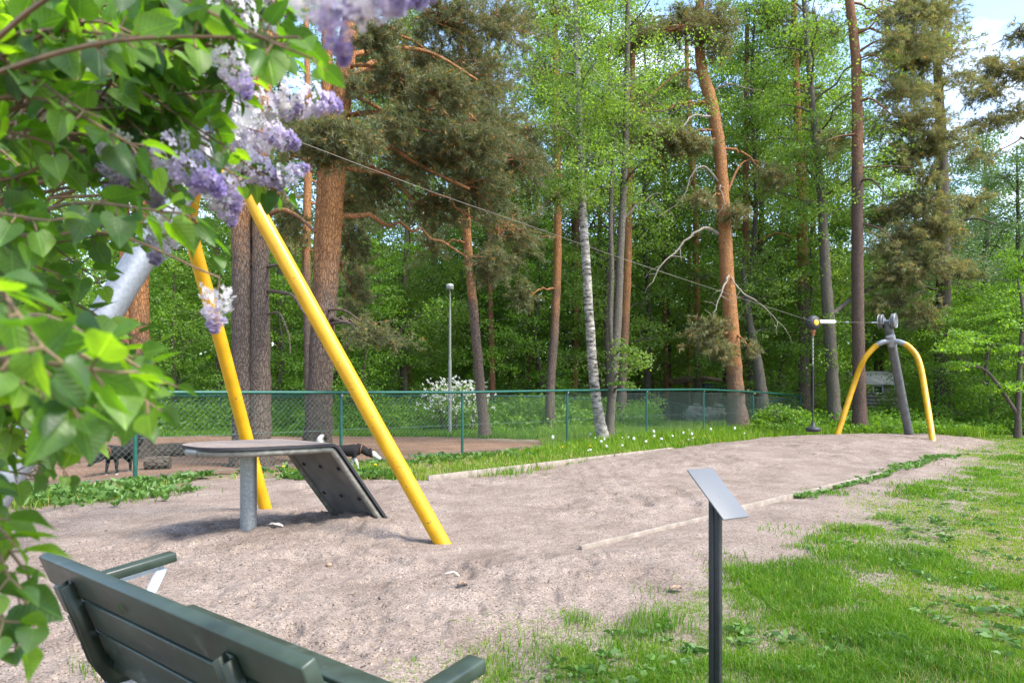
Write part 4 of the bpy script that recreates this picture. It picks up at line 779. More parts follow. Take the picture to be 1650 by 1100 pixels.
def pine(name, label, Y, trunks, pads=(), auto=None, dead=(), bark_z=4.0, mat='pine_bark', needle='needle', seed=1, dy=0.0, group='pine trees', cones=.06, scale=None, tone=0.0, limbs=(), cat='pine tree'):
    """pads: (col, row, depth offset, col radius, row radius, twigs); auto: (n, z low, z high, reach, twigs)"""
    rng = np.random.RandomState(seed); sc = scale or max(1.0, Y / 17); base = P(trunks[0][0][0], 640, Y)
    root = thing(name, (base[0], Y, 0), label, cat, group); wood = MB(); fol = MB(); cs = []
    for t in trunks:
        p, r = trunk_path(t, Y, dy); cs.append(add_trunk(wood, p, r, rng, 16))
    for (px, py, dY, rx, ry, ntw) in pads:
        c = P(px, py, Y + dY); kx = (Y + dY) / F_PX; cc, rr = min(cs, key=lambda q: abs(attach(q[0], c[2])[0][0] - c[0])); hd = math.hypot(c[0] - cc[-1][0], c[1] - cc[-1][1])
        a, i = attach(cc, min(c[2] + .22 * hd + .2, cc[-1][2] - .4)); e = a + (c - a) * .8
        rl = min(rr[i] * .36, .045 + .006 * hd); cur = limb(wood, a, e, rl, rl * .25, rng, .10, .09, 13, 6)
        needle_pad(wood, fol, c, (rx * kx, max(rx * kx * .8, .6), ry * kx), e, rng, ntw, sc, tone, cones, .25)
    if auto:
        n, zl, zh, reach, ntw = auto; cc, rr = cs[0]
        for k in range(n):
            t = (k + rng.rand() * .7) / n; z = zl + (zh - zl) * t; a, i = attach(cc, z); az = k * 2.4 + rng.rand(); Lr = reach * (1.0 - .55 * t) * rng.uniform(.65, 1.15)
            e = a + V3(math.cos(az), math.sin(az), 0) * Lr + UP * (rng.uniform(-.18, .25) * Lr)
            rl = max(.02, min(rr[i] * .4, .06)); limb(wood, a, e, rl, rl * .3, rng, .10, .07, 9, 5)
            for q in range(3):
                c = e + V3(rng.uniform(-.5, .5), rng.uniform(-.5, .5), rng.uniform(-.15, .3)) * Lr * .55 * (q > 0)
                needle_pad(wood, fol, c, (Lr * .38, Lr * .38, max(.3, Lr * .17)), e, rng, ntw // 3 + 1, sc, tone, cones, .25)
    for poly, r0 in limbs:
        pts = spline(np.array([P(a, b, Y + d) for a, b, d in poly]), 16); tube(wood, pts, np.linspace(r0, r0 * .4, 16), 7, cap=False)
    t_ = wood.build('trunk', M[mat], root, smooth=60, origin=(base[0], Y, 0)); t_['bark_z'] = bark_z
    if fol.n: fol.build('crown', M[needle], root)
    if dead:
        dm = MB()
        for poly, r0 in dead:
            pts = spline(np.array([P(a, b, Y + d) for a, b, d in poly]), 18); pts[1:] += (rng.rand(17, 3) - .5) * .06; tube(dm, pts, np.linspace(r0, r0 * .25, 18), 5, cap=False)
            for k in range(5, 18, 2):
                e = pts[k] + randdir(rng, 1)[0] * rng.uniform(.25, .7) - UP * .2; limb(dm, pts[k], e, r0 * .3, .004, rng, .1, .12, 6, 3)
        dm.build('dead_limb', M['dead'], root, smooth=60)
    return root
def broadleaf(name, label, Y, trunks, auto=None, pads=(), mat='dark_bark', leaf='leaf', seed=1, L=.085, group='broadleaf trees', bark_z=1.0, tone=0.0, droop=.25, limbs=(), cat='tree', dy=0.0):
    """auto: (limbs, z low, z high, reach, leaves per limb); pads: (col, row, depth offset, col radius, row radius, leaves)"""
    rng = np.random.RandomState(seed); base = P(trunks[0][0][0], 640, Y); root = thing(name, (base[0], Y, 0), label, cat, group); wood = MB(); fol = MB(); cs = []
    for t in trunks:
        p, r = trunk_path(t, Y, dy); cs.append(add_trunk(wood, p, r, rng, 12))
    if auto:
        n, zl, zh, reach, nl = auto
        for k in range(n):
            cc, rr = cs[k % len(cs)]; t = (k + rng.rand()) / n; z = zl + (zh - zl) * t; a, i = attach(cc, z - .3); az = k * 2.4 + rng.rand() * .8; Lr = reach * (math.sin(math.pi * (.15 + .8 * t)) * .7 + .3) * rng.uniform(.6, 1.15)
            e = a + V3(math.cos(az), math.sin(az), 0) * Lr + UP * Lr * rng.uniform(.1, .7); rl = max(.015, min(rr[i] * .4, .05)); limb(wood, a, e, rl, rl * .25, rng, .08, .07, 9, 5)
            for q in range(3):
                c = a + (e - a) * (.45 + .3 * q) + (rng.rand(3) - .5) * Lr * .5; leaf_pad(fol, c, (Lr * .42 + .25, Lr * .42 + .25, Lr * .26 + .25), rng, nl // 3, L, tone, wood=wood if q else None, end=a + (e - a) * .7, droop=droop)
    for (px, py, dY, rx, ry, nl) in pads:
        c = P(px, py, Y + dY); kx = (Y + dY) / F_PX; cc, rr = min(cs, key=lambda q: abs(q[0][len(q[0]) // 2][0] - c[0])); hd = math.hypot(c[0] - cc[-1][0], c[1] - cc[-1][1])
        a, i = attach(cc, min(c[2] - .25 * hd, cc[-1][2] - .2)); e = a + (c - a) * .75; rl = max(.012, min(rr[i] * .45, .06)); limb(wood, a, e, rl, rl * .3, rng, .06, .06, 9, 5)
        leaf_pad(fol, c, (rx * kx, max(.35, rx * kx * .8), ry * kx), rng, nl, L, tone, wood=wood, end=e, droop=droop)
    for poly, r0 in limbs:
        pts = spline(np.array([P(a, b, Y + d) for a, b, d in poly]), 16); tube(wood, pts, np.linspace(r0, r0 * .35, 16), 7, cap=False)
    t_ = wood.build('trunk', M[mat], root, smooth=60, origin=(base[0], Y, 0)); t_['bark_z'] = bark_z
    if fol.n: fol.build('crown', M[leaf], root)
    return root
def copy_tree(src, loc, rz, sc, label, group=None):
    r = src.copy(); COL.objects.link(r); r.location = loc; r.rotation_euler = (0, 0, rz); r.scale = sc if hasattr(sc, '__len__') else (sc,) * 3; r['label'] = label
    if group: r['group'] = group
    for ch in list(src.children):
        c = ch.copy(); COL.objects.link(c); c.parent = r; c.matrix_parent_inverse = ch.matrix_parent_inverse.copy()
    return r

# ------------------------------------------------------------------ the pines one can tell apart
gp = 'old pines around the dog yard'
pine('pine_tree', 'double-stemmed old pine with brown bark, left of the yellow leg behind the platform', 12.7,
     [[(398, 752, 40), (393, 600, 36), (391, 450, 33), (391, 320, 30), (400, 180, 27), (428, 60, 24), (452, -60, 22), (460, -300, 16)],
      [(418, 752, 36), (419, 600, 33), (420, 450, 28), (421, 320, 24), (425, 180, 20), (440, 40, 18), (470, -120, 15)]],
     pads=[(560, 330, 2.0, 45, 35, 60), (330, 120, 1, 90, 60, 90), (250, 40, 0, 90, 60, 70), (470, 360, 1.4, 30, 30, 25)], bark_z=4.6, seed=11, group=gp,
     limbs=[([(425, 350, 0), (455, 338, -.4), (485, 352, -.6), (508, 375, -.8)], .05), ([(428, 430, 0), (455, 428, -.3), (480, 445, -.5)], .035), ([(428, 468, 0), (470, 475, -.5), (487, 500, -.7), (505, 520, -.8)], .035), ([(428, 507, 0), (450, 505, -.3), (465, 540, -.5), (468, 570, -.6)], .025)])
pine('pine_tree', 'tall old pine with glowing orange upper trunk, right of the double-stemmed pine', 13.3,
     [[(511, 748, 44), (515, 640, 40), (521, 520, 38), (529, 420, 37), (537, 310, 36), (547, 190, 32), (560, 70, 27), (575, -80, 22), (585, -330, 14)],
      [(507, 700, 26), (512, 560, 24), (516, 440, 24), (520, 330, 23), (526, 200, 20), (527, 90, 18), (527, -40, 16), (520, -240, 10)]],
     pads=[(540, 232, -2.2, 74, 38, 150), (610, 70, -.8, 50, 34, 80), (650, 120, -.6, 60, 34, 90), (590, 150, -.9, 36, 28, 50), (710, 150, -.5, 60, 36, 90), (640, 205, -.8, 50, 26, 60), (750, 230, -.4, 60, 34, 80), (480, 205, -1.0, 40, 26, 50), (620, 85, 1.0, 70, 45, 90), (665, 180, .5, 70, 45, 95), (745, 130, 1.5, 80, 60, 120), (720, 40, 1.2, 70, 45, 90), (610, 300, 1.5, 60, 40, 55), (690, 260, .2, 70, 45, 90), (780, 215, .6, 75, 55, 105), (800, 60, 2.2, 75, 50, 90), (770, 310, 1.0, 70, 50, 85),
           (700, 340, 1.5, 55, 40, 45), (565, 400, 1.2, 34, 34, 36), (600, 540, -.8, 46, 20, 34), (640, 555, -.8, 36, 16, 22), (570, 470, 1.4, 30, 34, 30), (830, 380, 1.4, 60, 55, 70), (800, 430, 1.2, 46, 38, 44), (840, 270, 2.0, 50, 45, 55)],
     bark_z=3.6, seed=12, group=gp, cones=.15, needle='needle', tone=-.02,
     limbs=[([(545, 150, 0), (600, 102, .3), (640, 105, .4), (680, 130, .5), (740, 170, .6), (790, 220, .6)], .075), ([(553, 145, 0), (610, 175, .1), (640, 205, .2), (668, 245, .2)], .05), ([(530, 235, -.1), (615, 234, -.2), (680, 268, -.1), (757, 305, .1)], .06), ([(558, 90, 0), (640, 78, .6), (700, 88, .8), (770, 130, 1)], .06), ([(520, 525, 0), (560, 520, -.6), (600, 545, -.8), (645, 540, -.9)], .03), ([(520, 500, 0), (555, 500, -.6), (590, 520, -.8), (640, 515, -.8)], .025)])
pine('pine_tree', 'slender pine leaning slightly left, trunk orange above, right of the park lamp', 21.5,
     [[(781, 700, 17), (773, 610, 16), (763, 500, 15), (754, 400, 14), (749, 300, 13), (745, 180, 11), (742, 40, 9), (742, -200, 5)]],
     pads=[(735, 330, -1.5, 50, 30, 40), (790, 250, .5, 75, 50, 80), (700, 250, 1, 60, 50, 60), (760, 140, 0, 90, 60, 100), (690, 100, 1, 60, 50, 60), (810, 40, 1, 80, 60, 80), (740, -30, 0, 90, 60, 70), (690, 400, -1.0, 34, 40, 34), (720, 360, -1.2, 40, 36, 34)], bark_z=4.8, seed=13, group=gp, needle='needle',
     limbs=[([(748, 300, 0), (775, 330, -.6), (800, 350, -.8), (815, 390, -1)], .03), ([(750, 365, 0), (725, 352, -.5), (705, 356, -.8)], .03)])
pine('pine_tree', 'thin orange-topped pine with a pale band around its trunk, left of the white birch', 25.0,
     [[(889, 700, 16), (886, 640, 15), (893, 540, 14), (898, 440, 13), (899, 340, 12), (898, 250, 11), (896, 120, 9), (893, -60, 7)]],
     pads=[(880, 300, -1.2, 60, 34, 50), (850, 220, 0, 70, 50, 70), (920, 230, -1, 60, 40, 50), (870, 130, .5, 70, 55, 70), (840, 40, 0, 80, 60, 80), (900, 20, 0, 50, 50, 40), (835, 400, -1.2, 44, 60, 60), (840, 480, -1.2, 32, 34, 26), (900, 320, -1.5, 30, 20, 14)], bark_z=4.4, seed=14, group=gp)
pine('pine_tree', 'pine with a pale band around its trunk, right of the paired birch stems', 25.5,
     [[(1001, 698, 15), (1003, 620, 14), (1008, 520, 13), (1012, 420, 12), (1013, 330, 11), (1018, 220, 9), (1020, 60, 8)]],
     pads=[(1060, 215, -1.5, 55, 30, 46), (1080, 240, -1.5, 50, 26, 40), (1040, 165, 0, 30, 24, 18)], bark_z=3.9, seed=15, group=gp, tone=.05)
pine('pine_tree', 'crooked orange pine with bare white dead limbs, standing at the bend of the fence', 24.6,
     [[(1192, 700, 34), (1186, 640, 27), (1179, 540, 24), (1171, 430, 22), (1165, 320, 20), (1158, 230, 19), (1146, 165, 19), (1131, 112, 17), (1126, 40, 14), (1130, -60, 11), (1128, -200, 7)]],
     pads=[(1080, 52, -.6, 72, 22, 80), (1150, 40, -.3, 50, 44, 60), (1165, 75, -.5, 36, 28, 34), (1020, 68, 0, 38, 18, 26), (1095, 30, 0, 40, 24, 36), (1040, 185, -.5, 44, 24, 34), (1000, 200, -.3, 40, 22, 24), (1090, 225, -.6, 52, 22, 46), (1130, 235, -.6, 36, 18, 24), (1140, 325, -1, 40, 16, 30), (1185, 345, -.6, 30, 16, 16),
           (1140, 530, -1.0, 40, 26, 46), (1165, 565, -1.0, 44, 20, 40), (1215, 565, -.8, 24, 14, 14), (1120, 560, -1.1, 26, 14, 14), (1250, 285, .5, 46, 24, 28), (1140, -60, 0, 80, 50, 60)],
     bark_z=2.2, seed=16, group=gp, cones=.16, tone=.1,
     dead=[([(1160, 378, 0), (1138, 367, -.5), (1112, 380, -.8), (1087, 408, -1), (1062, 432, -1.1), (1052, 455, -1.1)], .055), ([(1174, 443, -.2), (1166, 462, -.5), (1157, 485, -.6), (1148, 512, -.8)], .045), ([(1178, 447, -.2), (1196, 470, -.6), (1228, 492, -.8), (1266, 530, -1)], .03), ([(1151, 190, 0), (1117, 187, -.5), (1095, 212, -.7), (1070, 228, -.8)], .05), ([(1157, 292, -.1), (1132, 267, -.4), (1114, 285, -.6), (1098, 322, -.6), (1060, 350, -.6)], .04), ([(1150, 145, 0), (1176, 136, -.3), (1200, 142, -.4), (1232, 147, -.5)], .035), ([(1172, 310, 0), (1160, 300, -.5), (1166, 330, -.6), (1150, 350, -.6)], .02)],
     limbs=[([(1128, 118, 0), (1100, 113, -.2), (1065, 140, -.3), (1038, 164, -.4), (1000, 190, -.3)], .05), ([(1172, 310, .1), (1190, 270, .3), (1208, 258, .4), (1236, 265, .5)], .05), ([(1137, 122, .1), (1150, 150, .2), (1156, 172, .15), (1155, 195, 0)], .05)])
pine('pine_tree', 'very tall straight dark-stemmed pine behind the far zip line frame', 24.0,
     [[(1386, 700, 22), (1384, 600, 19), (1382, 450, 18), (1381, 300, 17), (1381, 150, 16), (1376, 60, 14), (1368, -10, 13), (1366, -140, 10), (1370, -330, 6)]],
     pads=[(1470, 70, -.5, 60, 36, 70), (1500, 30, 0, 60, 40, 60), (1430, 30, 0, 50, 36, 50), (1330, 235, .6, 40, 26, 30), (1450, 150, .5, 50, 30, 40), (1480, 10, 0, 44, 30, 40)], bark_z=9.5, seed=17, mat='red_bark', group=gp, tone=.12,
     limbs=[([(1380, 55, 0), (1400, 45, -.3), (1420, 25, -.4)], .05), ([(1382, 85, 0), (1405, 70, -.3), (1425, 62, -.4)], .05), ([(1382, 95, 0), (1410, 90, -.5), (1440, 120, -.8)], .03), ([(1383, 165, 0), (1405, 160, -.4), (1437, 185, -.6)], .05), ([(1383, 270, 0), (1430, 268, -.6), (1475, 270, -.8)], .03), ([(1383, 292, 0), (1405, 290, -.5), (1425, 312, -.7)], .05), ([(1383, 140, 0), (1360, 155, .5), (1330, 175, .8)], .03), ([(1383, 358, 0), (1420, 370, -.6), (1450, 400, -.9)], .03), ([(1383, 215, 0), (1350, 220, -.6), (1330, 228, -.8)], .03)])
pine('pine_tree', 'full-crowned brownish pine filling the right side beside the very tall stem', 27.5,
     [[(1519, 705, 26), (1518, 620, 24), (1520, 500, 22), (1520, 380, 20), (1518, 260, 17), (1512, 130, 13), (1505, 0, 10), (1500, -160, 6)]],
     pads=[(1480, 100, -1, 70, 36, 90), (1520, 75, 0, 60, 30, 50), (1470, 150, -1, 60, 26, 60), (1430, 90, 0, 40, 26, 30), (1465, 200, -1.5, 66, 32, 90), (1530, 140, -.5, 50, 24, 40), (1500, 235, -1.5, 60, 26, 70), (1460, 260, -1.5, 52, 28, 60), (1500, 290, -1.5, 46, 26, 46), (1480, 330, -1.8, 60, 34, 80), (1510, 370, -1.8, 50, 30, 56), (1450, 390, -1.8, 50, 30, 50), (1490, 425, -1.8, 66, 28, 70), (1440, 450, -1.5, 50, 26, 36), (1550, 440, -1, 40, 24, 26), (1440, 490, -1.5, 60, 24, 44), (1490, 510, -1.5, 44, 20, 30), (1420, 350, -1.0, 40, 24, 26), (1500, 20, 0, 60, 50, 60), (1560, 330, 0, 40, 24, 20)], bark_z=30, mat='dark_bark', seed=18, group=gp, tone=.16,
     limbs=[([(1520, 365, 0), (1570, 352, -.8), (1605, 362, -1.2)], .05)])
pine('pine_tree', 'pale drooping pine boughs reaching in over the sky at the right edge', 30.0,
     [[(1700, 700, 26), (1702, 450, 22), (1700, 200, 18), (1698, 0, 12), (1695, -150, 8)]],
     pads=[(1600, 110, -1, 46, 20, 34), (1640, 120, -1, 50, 24, 40), (1590, 150, -1, 40, 20, 26), (1635, 185, -1, 50, 20, 34), (1600, 200, -1, 46, 16, 24), (1580, 255, -1, 40, 20, 24), (1650, 60, 0, 40, 20, 20), (1570, 80, -1, 30, 14, 10)], bark_z=30, mat='dark_bark', seed=19, group=gp, tone=.25)
pine('pine_tree', 'orange-barked pine partly hidden by leaves left of the mossy trunk at far right', 28.5,
     [[(1296, 700, 19), (1296, 600, 18), (1295, 480, 17), (1293, 380, 15), (1290, 290, 13), (1284, 160, 11), (1280, 30, 9), (1278, -130, 6)]],
     pads=[(1300, 60, 0, 60, 44, 50), (1250, 20, 0, 60, 40, 44), (1310, 170, 1, 44, 30, 24), (1280, -60, 0, 70, 50, 40)], bark_z=6.4, seed=20, group=gp, limbs=[([(1296, 350, 0), (1276, 335, -.4), (1262, 328, -.6)], .05), ([(1277, 382, -.8), (1250, 376, -.6), (1215, 392, -.4)], .05)])
pine('pine_tree', 'thin reddish pine stem standing in the dark wood left of the crooked pine', 34,
     [[(1124, 690, 12), (1124, 560, 11), (1122, 440, 10), (1120, 330, 9), (1110, 180, 8), (1105, 40, 6)]], pads=[(1090, 150, 0, 40, 50, 34), (1080, 330, 0, 50, 26, 26), (1150, 450, 1, 40, 18, 14)], bark_z=5.0, seed=21, group=gp)
pine('pine_tree', 'reddish double-trunked pine at far left, glimpsed through the lilac leaves', 14.5,
     [[(228, 742, 34), (226, 600, 30), (225, 450, 28), (228, 300, 24), (235, 120, 20), (240, -100, 14)], [(212, 742, 24), (208, 600, 22), (205, 450, 20), (196, 300, 17), (180, 100, 13)]], pads=[(180, 60, 1, 110, 70, 90), (120, 200, 2, 90, 60, 60), (300, 240, 2, 60, 50, 40)], bark_z=2.5, seed=22, group=gp)
pine('pine_tree', 'slim orange pine standing behind and between the two big trunks', 22,
     [[(500, 700, 15), (497, 560, 14), (494, 430, 13), (495, 330, 13), (497, 240, 12), (495, 100, 9), (490, -60, 7)]], pads=[(470, 400, 0, 34, 40, 40), (455, 330, 0, 50, 40, 40), (560, 360, .5, 44, 40, 40), (575, 430, 0, 40, 44, 40), (575, 500, 0, 36, 34, 30), (470, 250, 1, 60, 50, 50), (600, 340, 1, 50, 40, 40)], bark_z=5.5, seed=23, group=gp, tone=-.08)
# ------------------------------------------------------------------ birches and other stems one can tell apart
broadleaf('birch_tree', 'white-barked birch with a curved foot, right at the fence behind the dandelions', 18.35,
     [[(972, 708, 19), (965, 670, 17), (957, 610, 16), (951, 530, 15), (945, 430, 14), (939, 340, 13), (935, 230, 11), (930, 90, 9), (925, -80, 7)]], auto=(16, 6.5, 13, 2.0, 420), pads=[(930, 280, -.3, 50, 40, 420), (960, 190, 0, 50, 50, 480), (915, 150, 0, 60, 50, 520), (900, 90, .4, 50, 40, 420), (950, 60, 0, 50, 50, 420)], mat='birch', bark_z=.55, seed=31, L=.075, leaf='leaf', tone=.22, group='birches by the fence')
broadleaf('birch_tree', 'grey mossy-barked birch stem leaning right, grown close beside the white birch', 18.6,
     [[(982, 706, 15), (984, 660, 14), (990, 590, 14), (996, 500, 13), (1000, 400, 12), (1006, 280, 11), (1010, 140, 9), (1012, -40, 7)], [(990, 590, 9), (984, 520, 9), (986, 440, 8), (984, 340, 7), (990, 220, 6)]], auto=(14, 6, 13, 2.1, 400), pads=[(1030, 590, -.8, 34, 20, 260), (1010, 560, -.6, 30, 22, 220), (1000, 620, -.6, 22, 10, 110)], mat='grey_bark', bark_z=7, seed=32, L=.075, group='birches by the fence', tone=.1)
broadleaf('birch_tree', 'tall lichen-patched birch with a forked trunk, left of the very tall straight stem', 26,
     [[(1346, 700, 21), (1341, 600, 19), (1334, 500, 18), (1328, 400, 15), (1322, 300, 13), (1310, 180, 10), (1300, 60, 8), (1290, -80, 6)]], auto=(22, 8, 18, 2.8, 460), pads=[(1300, 250, -.5, 50, 44, 500), (1290, 320, -.5, 46, 40, 400), (1270, 210, 0, 50, 40, 420), (1330, 420, .6, 40, 40, 320)], mat='grey_bark', bark_z=6, seed=33, L=.10, group='birches by the fence', tone=.12,
     limbs=[([(1342, 505, 0), (1375, 480, .8), (1410, 460, 1.0), (1450, 432, 1.2), (1475, 400, 1.2)], .10)])
broadleaf('birch_tree', 'short mossy dark trunk leaning left, with the bunting behind the fence corner', 26.8,
     [[(1234, 702, 22), (1228, 640, 18), (1222, 590, 15), (1212, 540, 12), (1204, 490, 9), (1196, 420, 7)]], auto=(8, 4, 7, 1.8, 260), mat='grey_bark', bark_z=3.4, seed=34, L=.09, group='birches by the fence')
broadleaf('rowan_tree', 'slender young rowan with bare lower stems and feathery leaves at right edge', 21.5,
     [[(1640, 706, 9), (1641, 640, 8), (1645, 560, 6), (1648, 500, 5), (1640, 450, 3)], [(1640, 668, 6), (1615, 630, 5), (1592, 600, 4.5), (1570, 588, 3), (1540, 575, 2)], [(1588, 604, 3), (1592, 575, 2.5), (1600, 550, 2)]],
     pads=[(1560, 545, -.3, 44, 14, 330), (1530, 560, -.4, 34, 11, 230), (1600, 560, 0, 40, 13, 260), (1585, 535, .2, 34, 10, 220), (1540, 590, -.2, 30, 9, 160), (1610, 520, 0, 34, 10, 220), (1640, 500, 0, 34, 12, 240), (1595, 508, .3, 26, 7, 150), (1660, 530, 0, 30, 14, 200), (1625, 580, .2, 34, 14, 200), (1630, 615, -.3, 26, 16, 150), (1580, 620, .5, 30, 18, 170), (1650, 470, 0, 26, 10, 140)], leaf='leaf_bright', seed=35, L=.10, group=None, droop=.05, tone=.1)
broadleaf('shrub', 'round leafy bush growing in front of the purple-grey shed', 31, [[(1418, 690, 5), (1418, 660, 3)], [(1410, 690, 4), (1400, 655, 3)]],
     pads=[(1418, 655, 0, 26, 22, 520), (1400, 665, 0, 16, 16, 220), (1434, 668, 0, 16, 14, 200)], leaf='leaf_bright', seed=36, L=.09, group=None, cat='shrub', tone=-.1)
broadleaf('elder_bush', 'bright yellow-green leafy clump behind the very tall straight stem', 40, [[(1412, 690, 8), (1412, 560, 6), (1414, 500, 4)]],
     pads=[(1412, 495, 0, 24, 20, 360), (1420, 520, 0, 26, 20, 360), (1400, 545, 0, 30, 20, 300), (1430, 560, 0, 30, 20, 360)], leaf='leaf_bright', seed=37, L=.12, group=None, tone=.1, cat='bush')
broadleaf('bramble_bush', 'bright leafy bush overgrowing the fence corner left of the hanging seat', 23.2, [[(1250, 700, 4), (1252, 660, 3)], [(1270, 700, 4), (1278, 668, 3)], [(1230, 700, 4), (1222, 672, 3)]],
     pads=[(1250, 668, 0, 26, 20, 520), (1270, 674, -.2, 22, 16, 380), (1228, 678, -.2, 18, 14, 280), (1290, 684, 0, 20, 14, 260), (1250, 688, -.5, 40, 10, 380), (1215, 690, -.3, 20, 9, 160)], leaf='leaf_bright', seed=38, L=.085, group=None, cat='bush')
wf_ = broadleaf('blossom_shrub', 'rounded shrub covered in small white blossom beside the lamp post', 24.3, [[(735, 690, 5), (735, 650, 4)], [(715, 690, 4), (705, 650, 3)], [(760, 690, 4), (765, 650, 3)]],
     pads=[(735, 628, 0, 32, 16, 520), (712, 640, -.2, 24, 18, 380), (762, 640, -.2, 24, 18, 380), (735, 655, -.5, 48, 14, 420), (700, 660, -.3, 20, 12, 160)], leaf='leaf', seed=39, L=.07, group=None, cat='shrub', tone=.1)
rg = np.random.RandomState(9); fb = MB(); 
cN = np.concatenate([P(px_, py_, 24.1) + (rg.randn(n, 3) * np.array([rx, .45, rz])) for px_, py_, n, rx, rz in ((735, 622, 130, .40, .16), (712, 638, 110, .32, .24), (762, 638, 110, .30, .24), (740, 655, 70, .6, .18))]); cN[:, 1] -= np.abs(rg.randn(len(cN))) * .3
for k in range(5): leaves(fb, cN + rg.randn(len(cN), 3) * .012, randdir(rg, len(cN)) + V3(0, -.5, .4), rg, .06, .05, rg.rand(len(cN)))
fb.build('blossom', M['white_flower'], wf_)
#NEXT3
# ------------------------------------------------------------------ the wood behind: broadleaf trees, each a thing
gb = 'broadleaf trees of the wood'
def proto(px, Y, top, width, auto, seed, label, lean=0, L=.115, mat='dark_bark', leaf='leaf', tone=0.0, droop=.25, group=gb, name='broadleaf_tree', bz=1.0):
    yb = HORIZ + CAM_H / Y * F_PX; yt = HORIZ - (top - CAM_H) / Y * F_PX
    t = [(px + lean * k / 4 + (8 if k in (1, 3) else 0) * (-1) ** seed, yb + 4 + (yt - yb) * k / 4, width * (1 - .2 * k)) for k in range(5)]
    return broadleaf(name, label, Y, [t], auto=auto, seed=seed, L=L, mat=mat, leaf=leaf, tone=tone, droop=droop, group=group, bark_z=bz)
T1 = proto(655, 29, 19, 13, (26, 3.0, 18.5, 3.6, 620), 101, 'tall leafy tree with thin dark stem, left of the park lamp', 6)
T2 = proto(1040, 33, 20, 12, (28, 2.5, 19.5, 3.2, 560), 102, 'tall leafy tree between the two dead-limbed pines in mid wood', -6)
T3 = proto(1225, 34, 21, 14, (30, 3.5, 20.5, 3.6, 580), 103, 'tall fresh green tree right of the crooked orange pine', 4, tone=.12)
T4 = proto(1590, 35, 15, 15, (26, 1.5, 14.5, 4.0, 700), 104, 'pale green spreading tree behind the young rowan', -8, leaf='leaf_pale', mat='dark_bark')
S1 = proto(590, 26.6, 7.5, 6, (16, .6, 7.2, 2.3, 520), 105, 'low leafy understorey tree just right of the orange pine', 5, L=.10, tone=-.05, leaf='leaf_bright')
S2 = proto(865, 30, 8.5, 7, (16, .8, 8.2, 2.6, 520), 106, 'low leafy understorey tree left of the banded thin pine', -4, L=.10, tone=-.1, leaf='leaf_bright')
S3 = proto(1535, 31, 6.5, 6, (15, .4, 6.3, 2.4, 560), 107, 'low bushy green tree right behind the far grey mast', 5, L=.105, tone=-.05, leaf='leaf_bright')
SRC = dict(T1=T1, T2=T2, T3=T3, T4=T4, S1=S1, S2=S2, S3=S3)
